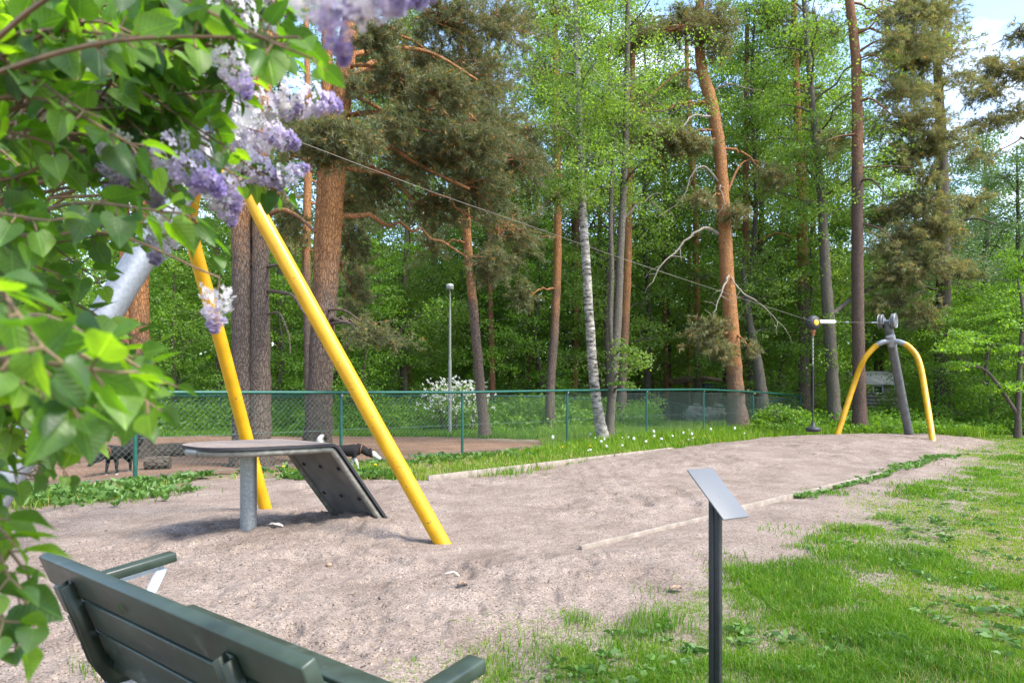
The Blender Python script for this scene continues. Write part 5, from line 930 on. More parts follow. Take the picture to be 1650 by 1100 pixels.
WOOD = [('T3', 30, 27, .95, 'leafy tree in the far left corner behind the lilac'), ('T2', 120, 31, 1.0, 'leafy tree behind the lilac, left of the hidden double pine'), ('T1', 285, 33, 1.0, 'leafy tree seen between the lilac and the double-stemmed pine'),
        ('T3', 350, 38, 1.0, 'far leafy tree directly behind the double-stemmed pine'), ('T2', 455, 31, 1.0, 'leafy tree between the two big old pines'), ('T1', 560, 36, 1.1, 'leafy tree filling the gap right of the orange pine'),
        ('T2', 610, 41, 1.0, 'far leafy tree behind the low pine boughs'), ('T3', 700, 38, 1.0, 'leafy tree straight behind the park lamp'), ('T1', 745, 44, 1.1, 'distant leafy tree behind the slender leaning pine'), ('T2', 800, 36, 1.0, 'leafy tree right of the slender leaning pine'),
        ('T3', 838, 42, .9, 'far leafy tree with its crown against the sky gap'), ('T1', 925, 32, 1.0, 'fresh leafy tree behind the white birch'), ('T3', 965, 38, 1.05, 'tall leafy tree behind the paired birch stems'), ('T2', 985, 29, .95, 'light leafy tree right behind the grey birch stem'),
        ('T1', 1075, 40, 1.0, 'far leafy tree behind the lean-to shelter'), ('T2', 1095, 46, 1.0, 'distant leafy tree left of the crooked pine'), ('T1', 1165, 37, 1.0, 'leafy tree directly behind the crooked orange pine'), ('T2', 1215, 29.5, .95, 'light leafy tree above the bunting'), ('T1', 1262, 38, 1.05, 'leafy tree behind the leaf-hidden orange pine'),
        ('T3', 1310, 33, .95, 'leafy tree behind the lichen-patched birch'), ('T2', 1352, 40, 1.0, 'far leafy tree left of the very tall straight stem'), ('T3', 1425, 40, .75, 'leafy tree right of the very tall straight stem'), ('T4', 1475, 38, .9, 'pale leafy tree behind the brownish full-crowned pine'),
        ('T4', 1545, 42, .85, 'pale leafy tree right of the brownish full-crowned pine'), ('T4', 1640, 31, .80, 'pale leafy tree at the right edge above the rowan'), ('T4', 1700, 40, 1.0, 'pale leafy tree beyond the right edge'),
        ('S2', 60, 23, 1.0, 'low green tree at the far left end of the back fence'), ('S1', 280, 27.5, 1.0, 'low green tree between lilac tips and double-stemmed pine'), ('S2', 350, 29, 1.0, 'low dark green tree left behind the double-stemmed pine'), ('S3', 455, 27.5, 1.0, 'low bright tree between the two big trunks'),
        ('S1', 545, 31, 1.05, 'low tree behind the back fence, tallest of those right of the orange pine'), ('S3', 640, 28.5, .95, 'low bushy tree left of the white blossom'), ('S2', 695, 32, 1.0, 'low tree close behind the lamp post'), ('S1', 775, 32, 1.0, 'low tree at the foot of the slender leaning pine'), ('S2', 820, 36, .9, 'low dark tree deep in the wood left of the banded pine'),
        ('S3', 910, 35, .9, 'low tree glimpsed between banded pine and white birch'), ('S1', 955, 42, 1.0, 'low dark tree deep in the wood behind the white birch'), ('S2', 1025, 43, 1.1, 'low dark tree behind the timber posts'), ('S2', 1100, 43, 1.2, 'low dark tree behind the roof of the shelter'), ('S1', 1150, 44, 1.2, 'low tree behind the crooked pine foot'), ('S1', 1240, 36, .9, 'low tree behind the bunting'),
        ('S1', 1262, 30, 1.1, 'low leafy tree behind the fence corner'), ('S2', 1305, 28.5, 1.0, 'low leafy tree behind the hanging seat rope'), ('S2', 1318, 31, .75, 'low leafy tree at the foot of the lichen-patched birch'), ('S3', 1450, 43, 1.3, 'low leafy tree behind the shed roof'), ('S2', 1500, 36, 1.0, 'low leafy tree right of the shed'), ('S3', 1515, 29.5, .6, 'low bush-like tree right of the far grey mast foot'),
        ('S1', 1540, 28, .85, 'low leafy tree behind the rowan twigs'), ('S3', 1590, 25.5, .75, 'low bushy green tree behind the rowan stems'), ('S1', 1650, 26, .9, 'low green tree at the right edge behind the rowan'), ('S3', 1720, 24, .9, 'low green tree just past the right edge')]
rgw = np.random.RandomState(77)
for k, (s, px_, Y_, sc_, lab) in enumerate(WOOD):
    c = P(px_, 640, Y_); f = rgw.uniform(.92, 1.08)
    copy_tree(SRC[s], (c[0], Y_, groundz(c[0], Y_) - .05), rgw.rand() * 6.28, (sc_ * f, sc_ * f, sc_ * rgw.uniform(.95, 1.06)), lab, gb)
# thin dark stems standing in the shade of the wood
gd = 'thin dark stems in the wood'
D1 = broadleaf('slim_tree', 'thin dark stem right of the slender leaning pine, nearest of the two there', 30, [[(795, 690, 11), (792, 560, 10), (789, 430, 9), (790, 300, 8), (788, 100, 6)]], auto=(10, 8, 14, 1.8, 240), mat='red_bark', seed=51, L=.11, group=gd)
for px_, Y_, sc_, lab in ((824, 36, 1.0, 'thin dark stem right of the slender leaning pine, farther of the two there'), (851, 33, .9, 'thin dark stem midway between leaning pine and banded pine'), (925, 31, 1.0, 'thin dark stem between the banded pine and the white birch'), (1075, 36, 1.0, 'thin dark stem behind the slanting board'), (1197, 30, 1.1, 'dark reddish stem close behind the crooked orange pine'),
                      (662, 32, 1.1, 'thin dark stem left of the white blossom shrub'), (1300, 32, 1.0, 'dark stem behind the hanging seat rope'), (560, 30, .9, 'thin dark stem in the leaves right of the orange pine'), (1108, 41, 1.0, 'thin dark stem far behind the shelter roof'), (868, 41, 1.0, 'far thin dark stem left of the banded pine')):
    c = P(px_, 640, Y_); copy_tree(D1, (c[0], Y_, -.05), rgw.rand() * 6.28, sc_, lab, gd)
# the far wood that closes the view: one mass of leaves
rg = np.random.RandomState(5); fb = MB(); n = 170000
Yf = rg.uniform(46, 66, n); tx = rg.uniform(-1.1, 1.1, n); Xf = tx * Yf; hmax = 9 + 7 * fbm(Xf * .12, Yf * .1, 4, 3); Zf = rg.rand(n) ** .8 * hmax
k = fbm(Xf * .35 + 3, Zf * .4 + Yf * .3, 9, 3) > .40; c = np.stack([Xf, Yf, Zf + .3], 1)[k]; n = len(c)
leaves(fb, c, randdir(rg, n, .6) - UP * .3, rg, rg.uniform(.32, .62, n), rg.uniform(.25, .45, n), np.clip(rg.rand(n) * .6 + .3 * (fbm(c[:, 0] * .6, c[:, 2] * .6, 3, 2) - .3), 0, 1))
tag(fb.build('far_woodland', M['leaf_bright'], smooth=None), 'deep green mass of far woodland behind the trees', kind='stuff')

# ------------------------------------------------------------------ undergrowth, grass, weeds
def blades(mb, x, y, z, h, w, rnd, rng, lean=.35, mat=0):
    n = len(x); az = rng.rand(n) * 6.283; d = np.stack([np.cos(az), np.sin(az), np.zeros(n)], 1); s = np.stack([-d[:, 1], d[:, 0], np.zeros(n)], 1); az2 = rng.rand(n) * 6.283; s = np.stack([np.cos(az2), np.sin(az2), np.zeros(n)], 1)
    b = np.stack([x, y, z - .004], 1); h = np.broadcast_to(h, (n,))[:, None]; w = np.broadcast_to(w, (n,))[:, None]; ln = (lean * rng.rand(n) ** 1.2)[:, None]
    m_ = b + UP * h * .55 + d * h * ln * .35; t = b + UP * h * (1 - .35 * ln) + d * h * ln * 1.25
    V = np.stack([b - s * w / 2, b + s * w / 2, m_ + s * w * .38, m_ - s * w * .38, t], 1).reshape(-1, 3); q = np.arange(n) * 5
    mb.add(V, np.stack([q, q + 1, q + 2, q + 3], 1), rnd, mat); mb.F.append((np.stack([q + 3, q + 2, q + 4], 1) + (mb.n - 5 * n), np.broadcast_to(rnd, (n,)), mat))
def scatter(n, y0, y1, t0, t1, rng):
    Y = y0 * np.exp(rng.rand(n) * math.log(y1 / y0)); return (t0 + (t1 - t0) * rng.rand(n)) * Y, Y
rg = np.random.RandomState(21)
x, y = scatter(680000, 1.9, 24, -.25, 1.0, rg); sd = sdist(PIT, x, y); fs = fence_side(x, y)
lawn = (fs > 6.3) & (x > -.75) & (y < 23); nb = fbm(x * 1.5, y * 1.5, 5, 4); nf = fbm(x * 5, y * 5, 15, 3); pat = fbm(x * .8 + 4, y * .8, 25, 3)
bare = sstep(.50, .60, fbm(x * .9 + 7, y * .9, 35, 3)) * sstep(2.4, 3.6, x) * sstep(8.0, 5.5, y) * .55
dens = sstep(-.35, .65, sd + .12 + (nb - .5) * 1.5 + (nf - .5) * .8) * (1 - bare); dens = np.where(sd < 0, dens * .55 * sstep(-.9, 0, sd), dens); dens = np.where(sd > .7, np.maximum(dens, .75), dens) * (.5 + .5 * sstep(.34, .5, nf))
keep = lawn & (rg.rand(len(x)) < dens) & (sd > -1.0); x, y, sd, nb, nf, pat, dens = (a[keep] for a in (x, y, sd, nb, nf, pat, dens)); n = len(x)
z = np.where(sd < 0, sandz(x, y), groundz(x, y)); gm = MB()
h = (.020 + .034 * rg.rand(n)) * (.6 + 1.0 * sstep(.4, .65, pat)) * (.6 + .4 * dens); rn = np.clip(.18 + .55 * rg.rand(n) * .7 + (pat - .5) * -1.0 + (nf - .5) * .55 + (1 - dens) * .12, 0, .86); rn = np.where(rg.rand(n) < .05 + .10 * (1 - dens), rg.uniform(.88, 1, n), rn)
blades(gm, x, y, z, h * (1 + .02 * y), np.maximum(.0035, .00115 * y), rn, rg, .9)
tag(gm.build('lawn_grass', M['grass']), 'bright green patchy lawn grass beside the sand and path', kind='stuff')
# tall grass of the verge and beyond the pit
x, y = scatter(330000, 7.0, 30, -.75, .95, rg); sd = sdist(PIT, x, y); fs = fence_side(x, y)
verge = (sd > -.05) & (fs > -2.5) & (fs < 6.5); far = (fs <= -2.5) & (fs > -9) & (x > -1.0 + (y - 16) * -.3); left = (fs > -.4) & (x < -1.2)
nb = fbm(x * .9, y * .9, 61, 3); nf = fbm(x * 3.5, y * 3.5, 62, 3)
dens = np.where(verge, sstep(.0, .5, sd + (nf - .45) * .8), 0) + np.where(far, .7, 0); tall = sstep(-2.0, 3.5, x) * sstep(3.4, .5, np.abs(fs)) ; tall = np.maximum(tall, sstep(20, 23, y)); tall = np.where(x < -1.2, .12, tall)
dens = dens * np.where(x < -.8, .25 + .75 * sstep(.52, .62, nf), 1) * np.where((x > -.8) & (x < 1.8), .45 + .55 * sstep(.4, .6, nf), 1)
k = (rg.rand(len(x)) < dens) & ~((fs < .3) & (x < 0.8)) ; x, y, sd, fs, nb, nf, tall = (a[k] for a in (x, y, sd, fs, nb, nf, tall)); n = len(x); gm = MB()
h = (.05 + .07 * rg.rand(n)) + tall * (.10 + .33 * rg.rand(n)) * (.5 + .8 * nb); rn = np.clip(.15 + .6 * rg.rand(n) + (.28 * (1 - tall)) * (nb > .5), 0, .88); rn = np.where(rg.rand(n) < np.where(tall < .35, .30, .06), rg.uniform(.86, 1, n), rn)
blades(gm, x, y, groundz(x, y), h, np.maximum(.006, .0011 * y), rn, rg, .7)
tag(gm.build('verge_grass', M['grass']), 'long meadow grass on the verge along the fence', kind='stuff')
# short grass strip and nettles at the back of the dog yard
x = rg.uniform(-24, 4, 60000); y = 22.4 + rg.rand(60000) * 3.2 + (x > -2) * (x + 2) * -.5 + .5 * (fbm(x, x * 0, 3, 3) - .5); gm = MB(); k = fence_side(x, y) < -.6; x, y = x[k], y[k]
blades(gm, x, y, groundz(x, y), .08 + .16 * rg.rand(len(x)), .024, np.clip(rg.rand(len(x)) * .7, 0, .85), rg, .7)
tag(gm.build('yard_grass', M['grass']), 'strip of green grass at the back of the dog yard', kind='stuff')
um = MB(); n = 2600; sx_ = rg.uniform(-25, 5.5, n); sy_ = rg.uniform(24.4, 28.5, n); k = fence_side(sx_, sy_) < -.8; sx_, sy_ = sx_[k], sy_[k]; n = len(sx_); hh = (.45 + .75 * rg.rand(n)) * (.6 + .9 * fbm(sx_ * .7, sy_ * .7, 7, 3)) * sstep(24.0, 25.6, sy_)
K = 40; tt = rg.rand(n, K) ** .7; c = np.stack([np.repeat(sx_, K) + rg.randn(n * K) * .13, np.repeat(sy_, K) + rg.randn(n * K) * .13, (tt * hh[:, None]).ravel() + .04], 1); d = randdir(rg, n * K, .4) - UP * .15
leaves(um, c, d, rg, rg.uniform(.09, .17, n * K), rg.uniform(.06, .10, n * K), np.clip(np.repeat(rg.rand(n) * .5, K) + .4 * rg.rand(n * K), 0, 1), droop=.2)
n2 = 900; sx2 = rg.uniform(9.5, 24, n2); sy2 = rg.uniform(23.5, 29, n2); K = 40; hh2 = .25 + .7 * rg.rand(n2) * sstep(23, 26, sy2); c = np.stack([np.repeat(sx2, K) + rg.randn(n2 * K) * .15, np.repeat(sy2, K) + rg.randn(n2 * K) * .15, (rg.rand(n2, K) * hh2[:, None]).ravel() + .05], 1)
leaves(um, c, randdir(rg, n2 * K, .4) - UP * .15, rg, rg.uniform(.09, .16, n2 * K), rg.uniform(.05, .09, n2 * K), np.clip(np.repeat(rg.rand(n2) * .5, K) + .45 * rg.rand(n2 * K), 0, 1), droop=.2)
tag(um.build('undergrowth', M['leaf_bright']), 'dense nettles and leafy undergrowth at the edge of the wood', kind='stuff')
# broad-leaved weeds: rosettes in the lawn, along the edging and at the fence foot
wm = MB(); 
def rosette(x, y, z, nl, L_, up, rng, tone):
    az = rng.rand() * 6.3 + np.arange(nl) * 2.4; d = np.stack([np.cos(az), np.sin(az), np.full(nl, up) * rng.uniform(.6, 1.5, nl)], 1); c = np.tile([x, y, z + .006], (nl, 1)) + d * .008
    leaves(wm, c, d, rng, L_ * rng.uniform(.6, 1.2, nl), L_ * rng.uniform(.32, .5, nl), np.clip(tone + rng.rand(nl) * .5, 0, 1), .10, .25)
x, y = scatter(1500, 2.3, 21, -.2, .95, rg); sd = sdist(PIT, x, y); fs = fence_side(x, y)
for a, b, s in zip(x, y, sd):
    if s > .15 and fence_side(a, b) > 6.3 and a > -.7 and fbm(np.array([a * 1.2]), np.array([b * 1.2]), 71, 3)[0] > .47: rosette(a, b, .01, rg.randint(5, 11), rg.uniform(.035, .085), .55, rg, .12)
for t in rg.rand(170) ** .8:
    q = G(1290, 806) + (G(1535, 737) - G(1290, 806)) * t + rg.randn(2) * .07; rosette(q[0], q[1], gz(*q), rg.randint(5, 10), rg.uniform(.06, .13), .9, rg, .3)
for k in range(260):
    s = rg.uniform(-6, 9); q = fen(s, rg.uniform(-.3, 1.0) * (1 if s > 2.5 else .8)); 
    if sdist(PIT, np.array([q[0]]), np.array([q[1]]))[0] > .02: rosette(q[0], q[1], .01, rg.randint(5, 11), rg.uniform(.07, .20), 1.2, rg, .2)
for px_, py_, n_, sp in ((480, 775, 40, .10), (590, 770, 60, .16), (640, 770, 40, .15), (500, 768, 14, .1), (240, 782, 50, .14), (320, 772, 30, .16), (700, 740, 40, .25), (800, 738, 34, .3), (100, 800, 110, .55), (200, 800, 90, .4)):
    g = G(px_, py_)
    for k in range(n_): a, b = g + rg.randn(2) * sp; rosette(a, b, .02, rg.randint(4, 8), rg.uniform(.07, .18), 1.6, rg, .25)
tag(wm.build('broad_leaved_weeds', M['weed']), 'plantain and dandelion leaves among the grass', kind='stuff')
# thick grass tufts that stand out
gm = MB()
for px_, py_, n_, sp, hh in ((935, 1005, 130, .06, .10), (1065, 1010, 300, .10, .14), (1030, 1020, 160, .08, .12), (1000, 1045, 200, .1, .09), (590, 768, 160, .14, .28), (478, 772, 90, .08, .22), (640, 772, 90, .12, .2), (1180, 905, 100, .12, .07), (820, 770, 100, .3, .22), (1050, 955, 60, .09, .07), (1350, 800, 90, .10, .08), (1330, 795, 120, .15, .09), (90, 805, 600, .45, .12), (215, 800, 400, .35, .10), (740, 765, 80, .2, .1), (800, 1085, 160, .12, .08), (870, 1050, 220, .14, .09), (178, 1088, 160, .07, .1)):
    g = G(px_, py_); q = g + rg.randn(n_, 2) * sp; blades(gm, q[:, 0], q[:, 1], sandz(q[:, 0], q[:, 1]) - .005, hh * rg.uniform(.5, 1.1, n_), max(.004, .0011 * g[1]), rg.rand(n_) * .6, rg, .8)
tag(gm.build('grass_tufts', M['grass']), 'single thick grass tufts on the sand edge and by the fence', kind='stuff')
# dandelion clocks and flowers
def dandelion(mat, r, h, nm):
    mb = MB(); tube(mb, [(0, 0, -.02), (.01, 0, h * .5), (.015, .01, h)], .0035, 4, mat=1); ellip(mb, (.015, .01, h), (r, r, r if mat == 'white_flower' else r * .45), 6, .5, 0); o = bpy.data.objects.new(nm, mb.mesh(nm, [M[mat], M['weed']], 180)); COL.objects.link(o); return o
dcl = dandelion('white_flower', .030, .24, 'dandelion_clock'); tag(dcl, 'white fluffy dandelion clock in the grass along the fence', 'dandelion', 'dandelion clocks'); first = True
spots = [(905, 735), (1010, 705), (1040, 700), (1012, 720), (1035, 735)]
rgd = np.random.RandomState(3)
cand = [(rgd.uniform(880, 1220), 0) for _ in range(75)]
for k, (px_, _) in enumerate(cand):
    Y_ = rgd.uniform(14.2, 23.0); X_ = (px_ - CX) / F_PX * Y_
    if sdist(PIT, np.array([X_]), np.array([Y_]))[0] < .3 or fence_side(X_, Y_) < -.3 or fence_side(X_, Y_) > 6: continue
    o = dcl if first else dcl.copy()
    if not first: COL.objects.link(o)
    first = False; o.location = (X_, Y_, 0); o.rotation_euler = (0, 0, rgd.rand() * 6); s = rgd.uniform(.7, 1.25); o.scale = (s, s, s * rgd.uniform(.7, 1.4))
dye = dandelion('yellow_flower', .028, .2, 'dandelion_flower'); tag(dye, 'yellow dandelion flower in the grass along the fence', 'dandelion', 'yellow dandelions')
for k, (px_, Y_) in enumerate(((975, 17.5), (905, 15.2), (1118, 19.0), (1135, 19.5), (603, 11.2), (455, 10.9), (950, 15.5))):
    o = dye if k == 0 else dye.copy()
    if k: COL.objects.link(o)
    o.location = ((px_ - CX) / F_PX * Y_, Y_, 0)

# ------------------------------------------------------------------ dogs behind the fence
def dog_mat(name, white_fn):
    m, nt, o = new_mat(name); p = nd(nt, 'ShaderNodeBsdfPrincipled', Roughness=.9); p.inputs['Specular IOR Level'].default_value = .1; t = nd(nt, 'ShaderNodeTexCoord'); s = nd(nt, 'ShaderNodeSeparateXYZ'); nt.links.new(t.outputs['Object'], s.inputs[0])
    n = nd(nt, 'ShaderNodeTexNoise', Scale=9.0, Detail=5.0); nt.links.new(t.outputs['Object'], n.inputs['Vector']); f = None
    for ax, lo, hi in white_fn:
        a = nd(nt, 'ShaderNodeMath', operation='MULTIPLY_ADD'); a.inputs[1].default_value = .10; nt.links.new(n.outputs['Fac'], a.inputs[0]); nt.links.new(s.outputs[ax], a.inputs[2])
        r = nd(nt, 'ShaderNodeMapRange'); r.inputs['From Min'].default_value = lo + .05; r.inputs['From Max'].default_value = hi + .05; nt.links.new(a.outputs[0], r.inputs['Value'])
        if f is None: f = r.outputs[0]
        else: mm = nd(nt, 'ShaderNodeMath', operation='MAXIMUM'); nt.links.new(f, mm.inputs[0]); nt.links.new(r.outputs[0], mm.inputs[1]); f = mm.outputs[0]
    mx_ = nd(nt, 'ShaderNodeMix', data_type='RGBA'); mx_.inputs[6].default_value = (.022, .02, .02, 1); mx_.inputs[7].default_value = (.55, .52, .48, 1); nt.links.new(f, mx_.inputs[0]); nt.links.new(mx_.outputs[2], p.inputs['Base Color'])
    b = nd(nt, 'ShaderNodeBump', Strength=.5, Distance=.01); n2 = nd(nt, 'ShaderNodeTexNoise', Scale=60.0); nt.links.new(t.outputs['Object'], n2.inputs['Vector']); nt.links.new(n2.outputs['Fac'], b.inputs['Height']); nt.links.new(b.outputs[0], p.inputs['Normal'])
    nt.links.new(p.outputs[0], o.inputs[0]); return m
def dog(label, loc, rz, head_low, stride):
    """standing about 0.55 m at the shoulder, nose along +x"""
    mb = MB()
    def tb(pts, rad, n=14): tube(mb, spline(np.array(pts, float), 14), spline(np.stack([rad, np.zeros(len(rad)), np.zeros(len(rad))], 1), 14)[:, 0], n)
    tb([(-.40, 0, .47), (-.30, 0, .475), (-.12, 0, .46), (.08, 0, .445), (.24, 0, .46), (.32, 0, .50)], [.07, .115, .108, .135, .14, .09])        # trunk: deep chest, tucked belly
    hz = .36 if head_low else .66; hx_ = .60 if head_low else .47
    tb([(.25, 0, .51), (.36, 0, (.51 + hz) / 2 + .05), (hx_ - .06, 0, hz + .01)], [.11, .095, .08])
    dn = -.55 if head_low else -.2; ellip(mb, (hx_, 0, hz), (.10, .078, .078), 10)
    tb([(hx_ + .05, 0, hz - .01), (hx_ + .13, 0, hz - .03 + dn * .08), (hx_ + .19, 0, hz - .035 + dn * .13)], [.055, .042, .032])
    for s in (-1, 1): tb([(hx_ - .03, s * .045, hz + .05), (hx_ - .045, s * .055, hz + .10), (hx_ - .05, s * .058, hz + .15)], [.034, .026, .008], 10)
    for s, dx in ((-1, stride), (1, -stride)):
        tb([(.22, s * .085, .42), (.20 + dx * .3, s * .085, .28), (.215 + dx * .7, s * .085, .15), (.21 + dx, s * .085, .03), (.25 + dx, s * .085, .022)], [.062, .042, .030, .026, .032], 10)
        tb([(-.33, s * .085, .46), (-.27 - dx * .3, s * .09, .33), (-.37 - dx * .6, s * .09, .20), (-.35 - dx, s * .09, .03), (-.305 - dx, s * .09, .022)], [.092, .068, .034, .026, .032], 10)
    tb([(-.40, 0, .51), (-.50, 0, .58), (-.54, 0, .68), (-.47, 0, .74), (-.40, 0, .71)], [.04, .075, .085, .075, .03], 10)
    o = mb.build('dog', dm, smooth=180); o.location = loc; o.rotation_euler = (0, 0, rz); tag(o, label, 'dog')
    rm = o.modifiers.new('remesh', 'REMESH'); rm.mode = 'VOXEL'; rm.voxel_size = .014; rm.use_smooth_shade = True; sm = o.modifiers.new('smooth', 'SMOOTH'); sm.iterations = 4; sm.factor = .5
    hd_ = MB()
    for s in (-1, 1): ellip(hd_, (hx_ + .075, s * .042, hz + .028), (.012, .010, .012), 6)
    ob = hd_.build('eyes', M['rubber'], smooth=180); ob.parent = o
    nm = MB(); ellip(nm, (hx_ + .21, 0, hz - .03 + dn * .14), (.02, .02, .016), 7); nb_ = nm.build('nose', M['rubber'], smooth=180); nb_.parent = o
    cm = MB(); a = np.linspace(0, 6.2832, 17); tube(cm, np.stack([np.full(17, .36) + .02 * np.cos(a), .102 * np.sin(a), (.51 + hz) / 2 + .05 + .10 * np.cos(a)], 1), .012, 6, cap=False); cb = cm.build('collar', M['rustmetal'], smooth=180); cb.parent = o
    return o
dm = dog_mat('dog_coat', [(0, .60, .66), (0, -.44, -.50), (2, .30, .22)])
dog('black and white husky-like dog walking nose down behind the fence by the ramp', (*G(556, 758), 0), R(4), True, .10).scale = (.80, .80, .80)
dm = dog_mat('dog_coat_dark', [(2, .05, .02), (0, .90, .95)])
dog('mostly black dog standing behind the leftmost fence post, half hidden by lilac leaves', (*G(193, 764), 0), R(-100), True, .04).scale = (.85, .85, .85)

# ------------------------------------------------------------------ lilac in the foreground
rg = np.random.RandomState(12)
LT = []                                                       # heart-shaped leaf template: x along, y across, z out
for t, w in ((0, .0), (.0, .0), (.02, .30), (.14, .43), (.30, .46), (.48, .39), (.66, .26), (.83, .12), (1.0, 0)): LT.append((t, w))
def heart_template():
    ms = np.array([.05, .09, .16, .25, .36, .48, .60, .72, .83, .92, 1.0]); xs = ms.copy(); xs[:3] = (-.055, -.03, .06); ws = np.array([.13, .27, .39, .445, .44, .39, .315, .225, .135, .06, .0]); V = []
    m = len(ms); z = lambda w_, xm: .13 * (w_ / .45) ** 1.3 - .14 * max(xm, 0) ** 2
    for xm in ms: V.append((xm, 0, -.14 * xm ** 2))
    for s in (-1, 1):
        for f in (1.0, .7, .36):
            for x_, w_, xm in zip(xs, ws, ms): V.append((xm + (x_ - xm) * f ** 2, s * w_ * f, z(w_ * f, xm)))
    F = []
    for o, fl in ((m, 0), (4 * m, 1)):
        cols = [0, o + 2 * m, o + m, o]
        for a, b in zip(cols[:-1], cols[1:]):
            for i in range(m - 1):
                q = (a + i, a + i + 1, b + i + 1, b + i); F.append(q if fl else q[::-1])
    return np.array(V), np.array(F)
HV, HF = heart_template()
def heart_leaf(mb, c, d, nrm_, L_, rnd, rng):
    d = unit(d); s = unit(np.cross(nrm_, d)); nn = np.cross(d, s); k = HV.copy(); k[:, 2] += rng.uniform(-.12, .12) * k[:, 0] ** 2 + .05 * np.sin(k[:, 0] * 9 + rng.rand() * 6) * np.abs(k[:, 1]); k[:, 2] *= rng.uniform(.5, 1.9)
    k[:, 1] *= rng.uniform(.85, 1.08); mb.U.append(np.stack([HV[:, 0], HV[:, 1], np.full(len(HV), rng.rand())], 1)); mb.add(c + (k[:, :1] * d + k[:, 1:2] * s + k[:, 2:] * nn) * L_, HF, rnd)
lroot = thing('lilac_bush', (-2.5, 1.9, 0), 'flowering lilac bush with heart-shaped leaves and pale purple blossom reaching in from the left', 'lilac bush')
lw = MB(); lf = MB(); lf.U = []
mains = []
for k, (tp, dep) in enumerate((((-40, 40), 1.6), ((60, 150), 1.5), ((30, 300), 1.3), ((-60, 420), 1.1), ((150, 230), 1.8), ((0, 520), .95), ((-150, 600), .7), ((120, 380), 1.7), ((-100, 150), 1.0), ((260, 30), 1.2), ((-200, 300), .75))):
    a = V3(-2.5 + rg.uniform(-.25, .25), 1.9 + rg.uniform(-.3, .3), -.05); e = P(*tp, dep); m1 = a + (e - a) * .35 + UP * max(.3, (e[2] - a[2]) * .35); pts = spline(np.array([a, m1, a + (e - a) * .75 + UP * .22, e]), 26); tube(lw, pts, np.linspace(.0055, .0025, 26), 8, rough=.15, rng=rg); mains.append(pts)
allm = np.concatenate([m[8:] for m in mains])
REG = [(-60, -40), (500, -40), (520, 20), (505, 75), (440, 100), (420, 150), (385, 180), (372, 250), (420, 285), (400, 300), (318, 330), (290, 372), (262, 420), (250, 470), (278, 520), (322, 600), (285, 660), (230, 715), (120, 760), (20, 780), (-60, 800)]
tips = []
tries = 0
while len(tips) < 185 and tries < 9000:
    tries += 1; q = rg.uniform(-60, 520), rg.uniform(-40, 790)
    if not pt_in(REG, np.array([q[0]]), np.array([q[1]]))[0]: continue
    if q[1] > 400 and rg.rand() < .35: continue
    if 105 < q[0] < 240 and 400 < q[1] < 545 and rg.rand() < .6: continue
    lo, hi = (.75, 1.45) if q[1] > 560 else (.95, 2.2)
    if q[0] > 330: lo, hi = 1.0, 1.7
    dep = lo + (hi - lo) * rg.rand(); R_ = 55 * 1.1 / dep * .42
    if any(math.hypot(q[0] - a, q[1] - b) < R_ * .75 and abs(dep - d_) < .5 for a, b, d_ in tips): continue
    tips.append((q[0], q[1], dep))
tips += [(70, 560, .62), (190, 600, .66), (120, 660, .70), (15, 930, .80), (60, 990, .85), (10, 860, .75), (5, 1000, .8), (45, 925, .9), (480, 60, .9), (505, 95, .9), (440, 290, 1.5), (455, 310, 1.5), (345, 400, 1.3), (25, 1035, .85)]
def twig_leaves(pts, dep, nL, L_):
    for j in range(nL):
        t = 1 - j * (.62 / nL); i = min(len(pts) - 2, int(t * (len(pts) - 1))); c = pts[i] + (pts[i + 1] - pts[i]) * (t * (len(pts) - 1) - i); ax = unit(pts[i + 1] - pts[max(0, i - 1)])
        sd1 = unit(np.cross(ax, UP + rg.randn(3) * .35)); 
        if j % 2: sd1 = unit(np.cross(ax, sd1))
        for s in (-1, 1):
            if rg.rand() < .10: continue
            d = unit(sd1 * s * .9 + ax * .55 - UP * rg.uniform(.0, .75) + rg.randn(3) * .22); pet = c + d * .02; tube(lw, [c, pet], .0014, 4, cap=False)
            nm_ = unit(UP * .9 + rg.randn(3) * .45); heart_leaf(lf, pet, d, nm_, L_ * rg.uniform(.72, 1.2) * (.72 if j == 0 else 1), rg.rand(), rg)
for (px_, py_, dep) in tips:
    e = P(px_, py_, dep); dd = np.linalg.norm(allm - (e + V3(-.28, .05, .0)), axis=1); a = allm[int(np.argmin(dd))]; L0 = np.linalg.norm(e - a)
    m_ = (a + e) / 2 + UP * L0 * rg.uniform(.05, .22) + rg.randn(3) * .03; pts = spline(np.array([a, m_, e]), 14); tube(lw, pts, np.linspace(.0048, .0017, 14), 5)
    twig_leaves(pts, dep, 7 if L0 > .25 else 6, .049)
lf.build('leaves', M['lilac_leaf'], lroot, smooth=180)
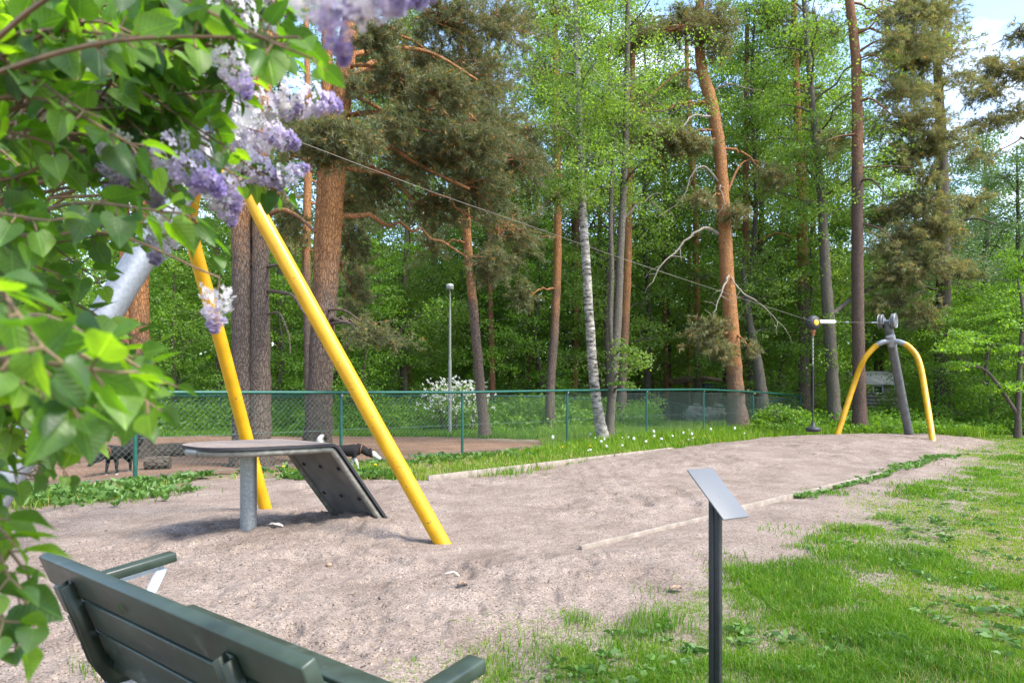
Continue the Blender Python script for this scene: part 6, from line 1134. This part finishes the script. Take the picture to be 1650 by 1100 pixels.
def panicle(seed, nfl=190, pale=.0):
    r = np.random.RandomState(seed); mb = MB(); t = r.rand(nfl) ** .8; a = r.rand(nfl) * 6.283; rad = .34 * (1 - t) ** .7 * np.where(t < .12, .75, 1) * (.75 + .35 * r.rand(nfl)) + .03; lob = 1 + .25 * np.sin(t * 22 + a)
    c = np.stack([t * 1.0, np.cos(a) * rad * lob, np.sin(a) * rad * lob], 1); n0 = unit(c * [.35, 1, 1] + r.randn(nfl, 3) * .12 + [.12, 0, 0]); base = np.clip(.72 + pale - .70 * t ** (1 + pale * 2) + r.randn(nfl) * .12, 0, 1)
    u = unit(np.cross(n0, r.randn(nfl, 3))); v = np.cross(n0, u)
    for k in range(4):
        d = u * math.cos(k * math.pi / 2) + v * math.sin(k * math.pi / 2); s = np.cross(n0, d); l = .075; w = .055
        V = np.stack([c, c + d * l * .55 + s * w * .5 + n0 * .02, c + d * l + n0 * .005, c + d * l * .55 - s * w * .5 + n0 * .02], 1).reshape(-1, 3); mb.add(V, np.arange(4 * nfl).reshape(nfl, 4), base)
    kk = r.rand(nfl) < .5; ca = c[kk]
    for q in range(0, len(ca), 3): tube(mb, [(ca[q][0] - .12, 0, 0), ca[q]], .006, 3, cap=False, mat=1)
    tube(mb, [(-.25, 0, 0), (.3, 0, 0), (.9, 0, 0)], [.014, .012, .006], 5, mat=1); return mb.mesh('flower_cluster', [M['lilac_flower'], M['lilac_wood']])
TOPB = spline(np.array([mains[0][12], P(-120, -60, .95), P(120, -22, .80), P(330, -35, .74), P(480, -60, .70)]), 24); tube(lw, TOPB, np.linspace(.005, .0025, 24), 7)
PM = [panicle(s) for s in (1, 2, 3)] + [panicle(s, pale=.22) for s in (4, 5, 6)]
PAN = [(395, 205, 1.5, .12, (.7, .1, -.2)), (362, 215, 1.5, .12, (.5, 0, -.5)), (375, 250, 1.45, .12, (.6, .1, -.35)), (350, 190, 1.55, .11, (.4, 0, .6)), (408, 172, 1.4, .10, (.8, .1, .0)), (450, 152, 1.4, .125, (1, .2, -.12)), (262, 240, 1.2, .13, (.75, 0, -.55)), (200, 215, 1.25, .12, (-.1, 0, -.9)), (235, 255, 1.3, .10, (.2, 0, -.9)),
       (448, 287, 1.45, .07, (.7, 0, .25)), (372, 40, 1.1, .10, (.1, 0, .9)), (362, 80, 1.15, .09, (.4, 0, -.8)), (352, 462, 1.25, .085, (-.1, 0, -1)), (275, 352, 1.4, .10, (-.3, 0, -.8)), (345, 300, 1.4, .09, (.3, 0, -.6)), (345, 255, 1.4, .12, (.3, 0, -.7)), (410, 30, 1.2, .09, (.5, 0, .5)), (80, 190, 1.5, .06, (.6, 0, -.5)), (150, 190, 1.6, .05, (.7, 0, -.3)), (20, 120, 1.5, .05, (.3, 0, -.6)),
       (475, -14, .70, .07, (.7, .1, -.2)), (530, 8, .70, .06, (.2, .1, -.8)), (560, 0, .70, .075, (.7, .1, .1)), (600, -8, .70, .07, (.8, .1, .1)), (545, -20, .68, .07, (.6, 0, -.1)), (372, 232, 1.55, .10, (.8, 0, .1)), (318, 205, 1.5, .10, (-.2, 0, -.6)), (300, 250, 1.5, .09, (-.4, 0, -.7))]
for k, (px_, py_, dep, L_, d) in enumerate(PAN):
    o = bpy.data.objects.new('flower_cluster', PM[k % 3 + (0 if k in (6, 21, 23) else 3)]); COL.objects.link(o); o.parent = lroot; c = P(px_, py_, dep); o.location = Vector(c) - Vector(lroot.location); o.rotation_euler = Vector(d).to_track_quat('X', 'Z').to_euler(); o.scale = (L_,) * 3
    src_ = TOPB if dep < .8 else allm; a = src_[int(np.argmin(np.linalg.norm(src_ - (c + V3(-.3 if dep > .8 else -.05, 0, 0)), axis=1)))]; b = c - unit(V3(*d)) * L_ * .2; tube(lw, spline(np.array([a, (a + b) / 2 + UP * .08, b]), 12), np.linspace(.004, .002, 12), 5)
lw.build('branches', M['lilac_wood'], lroot, smooth=60)
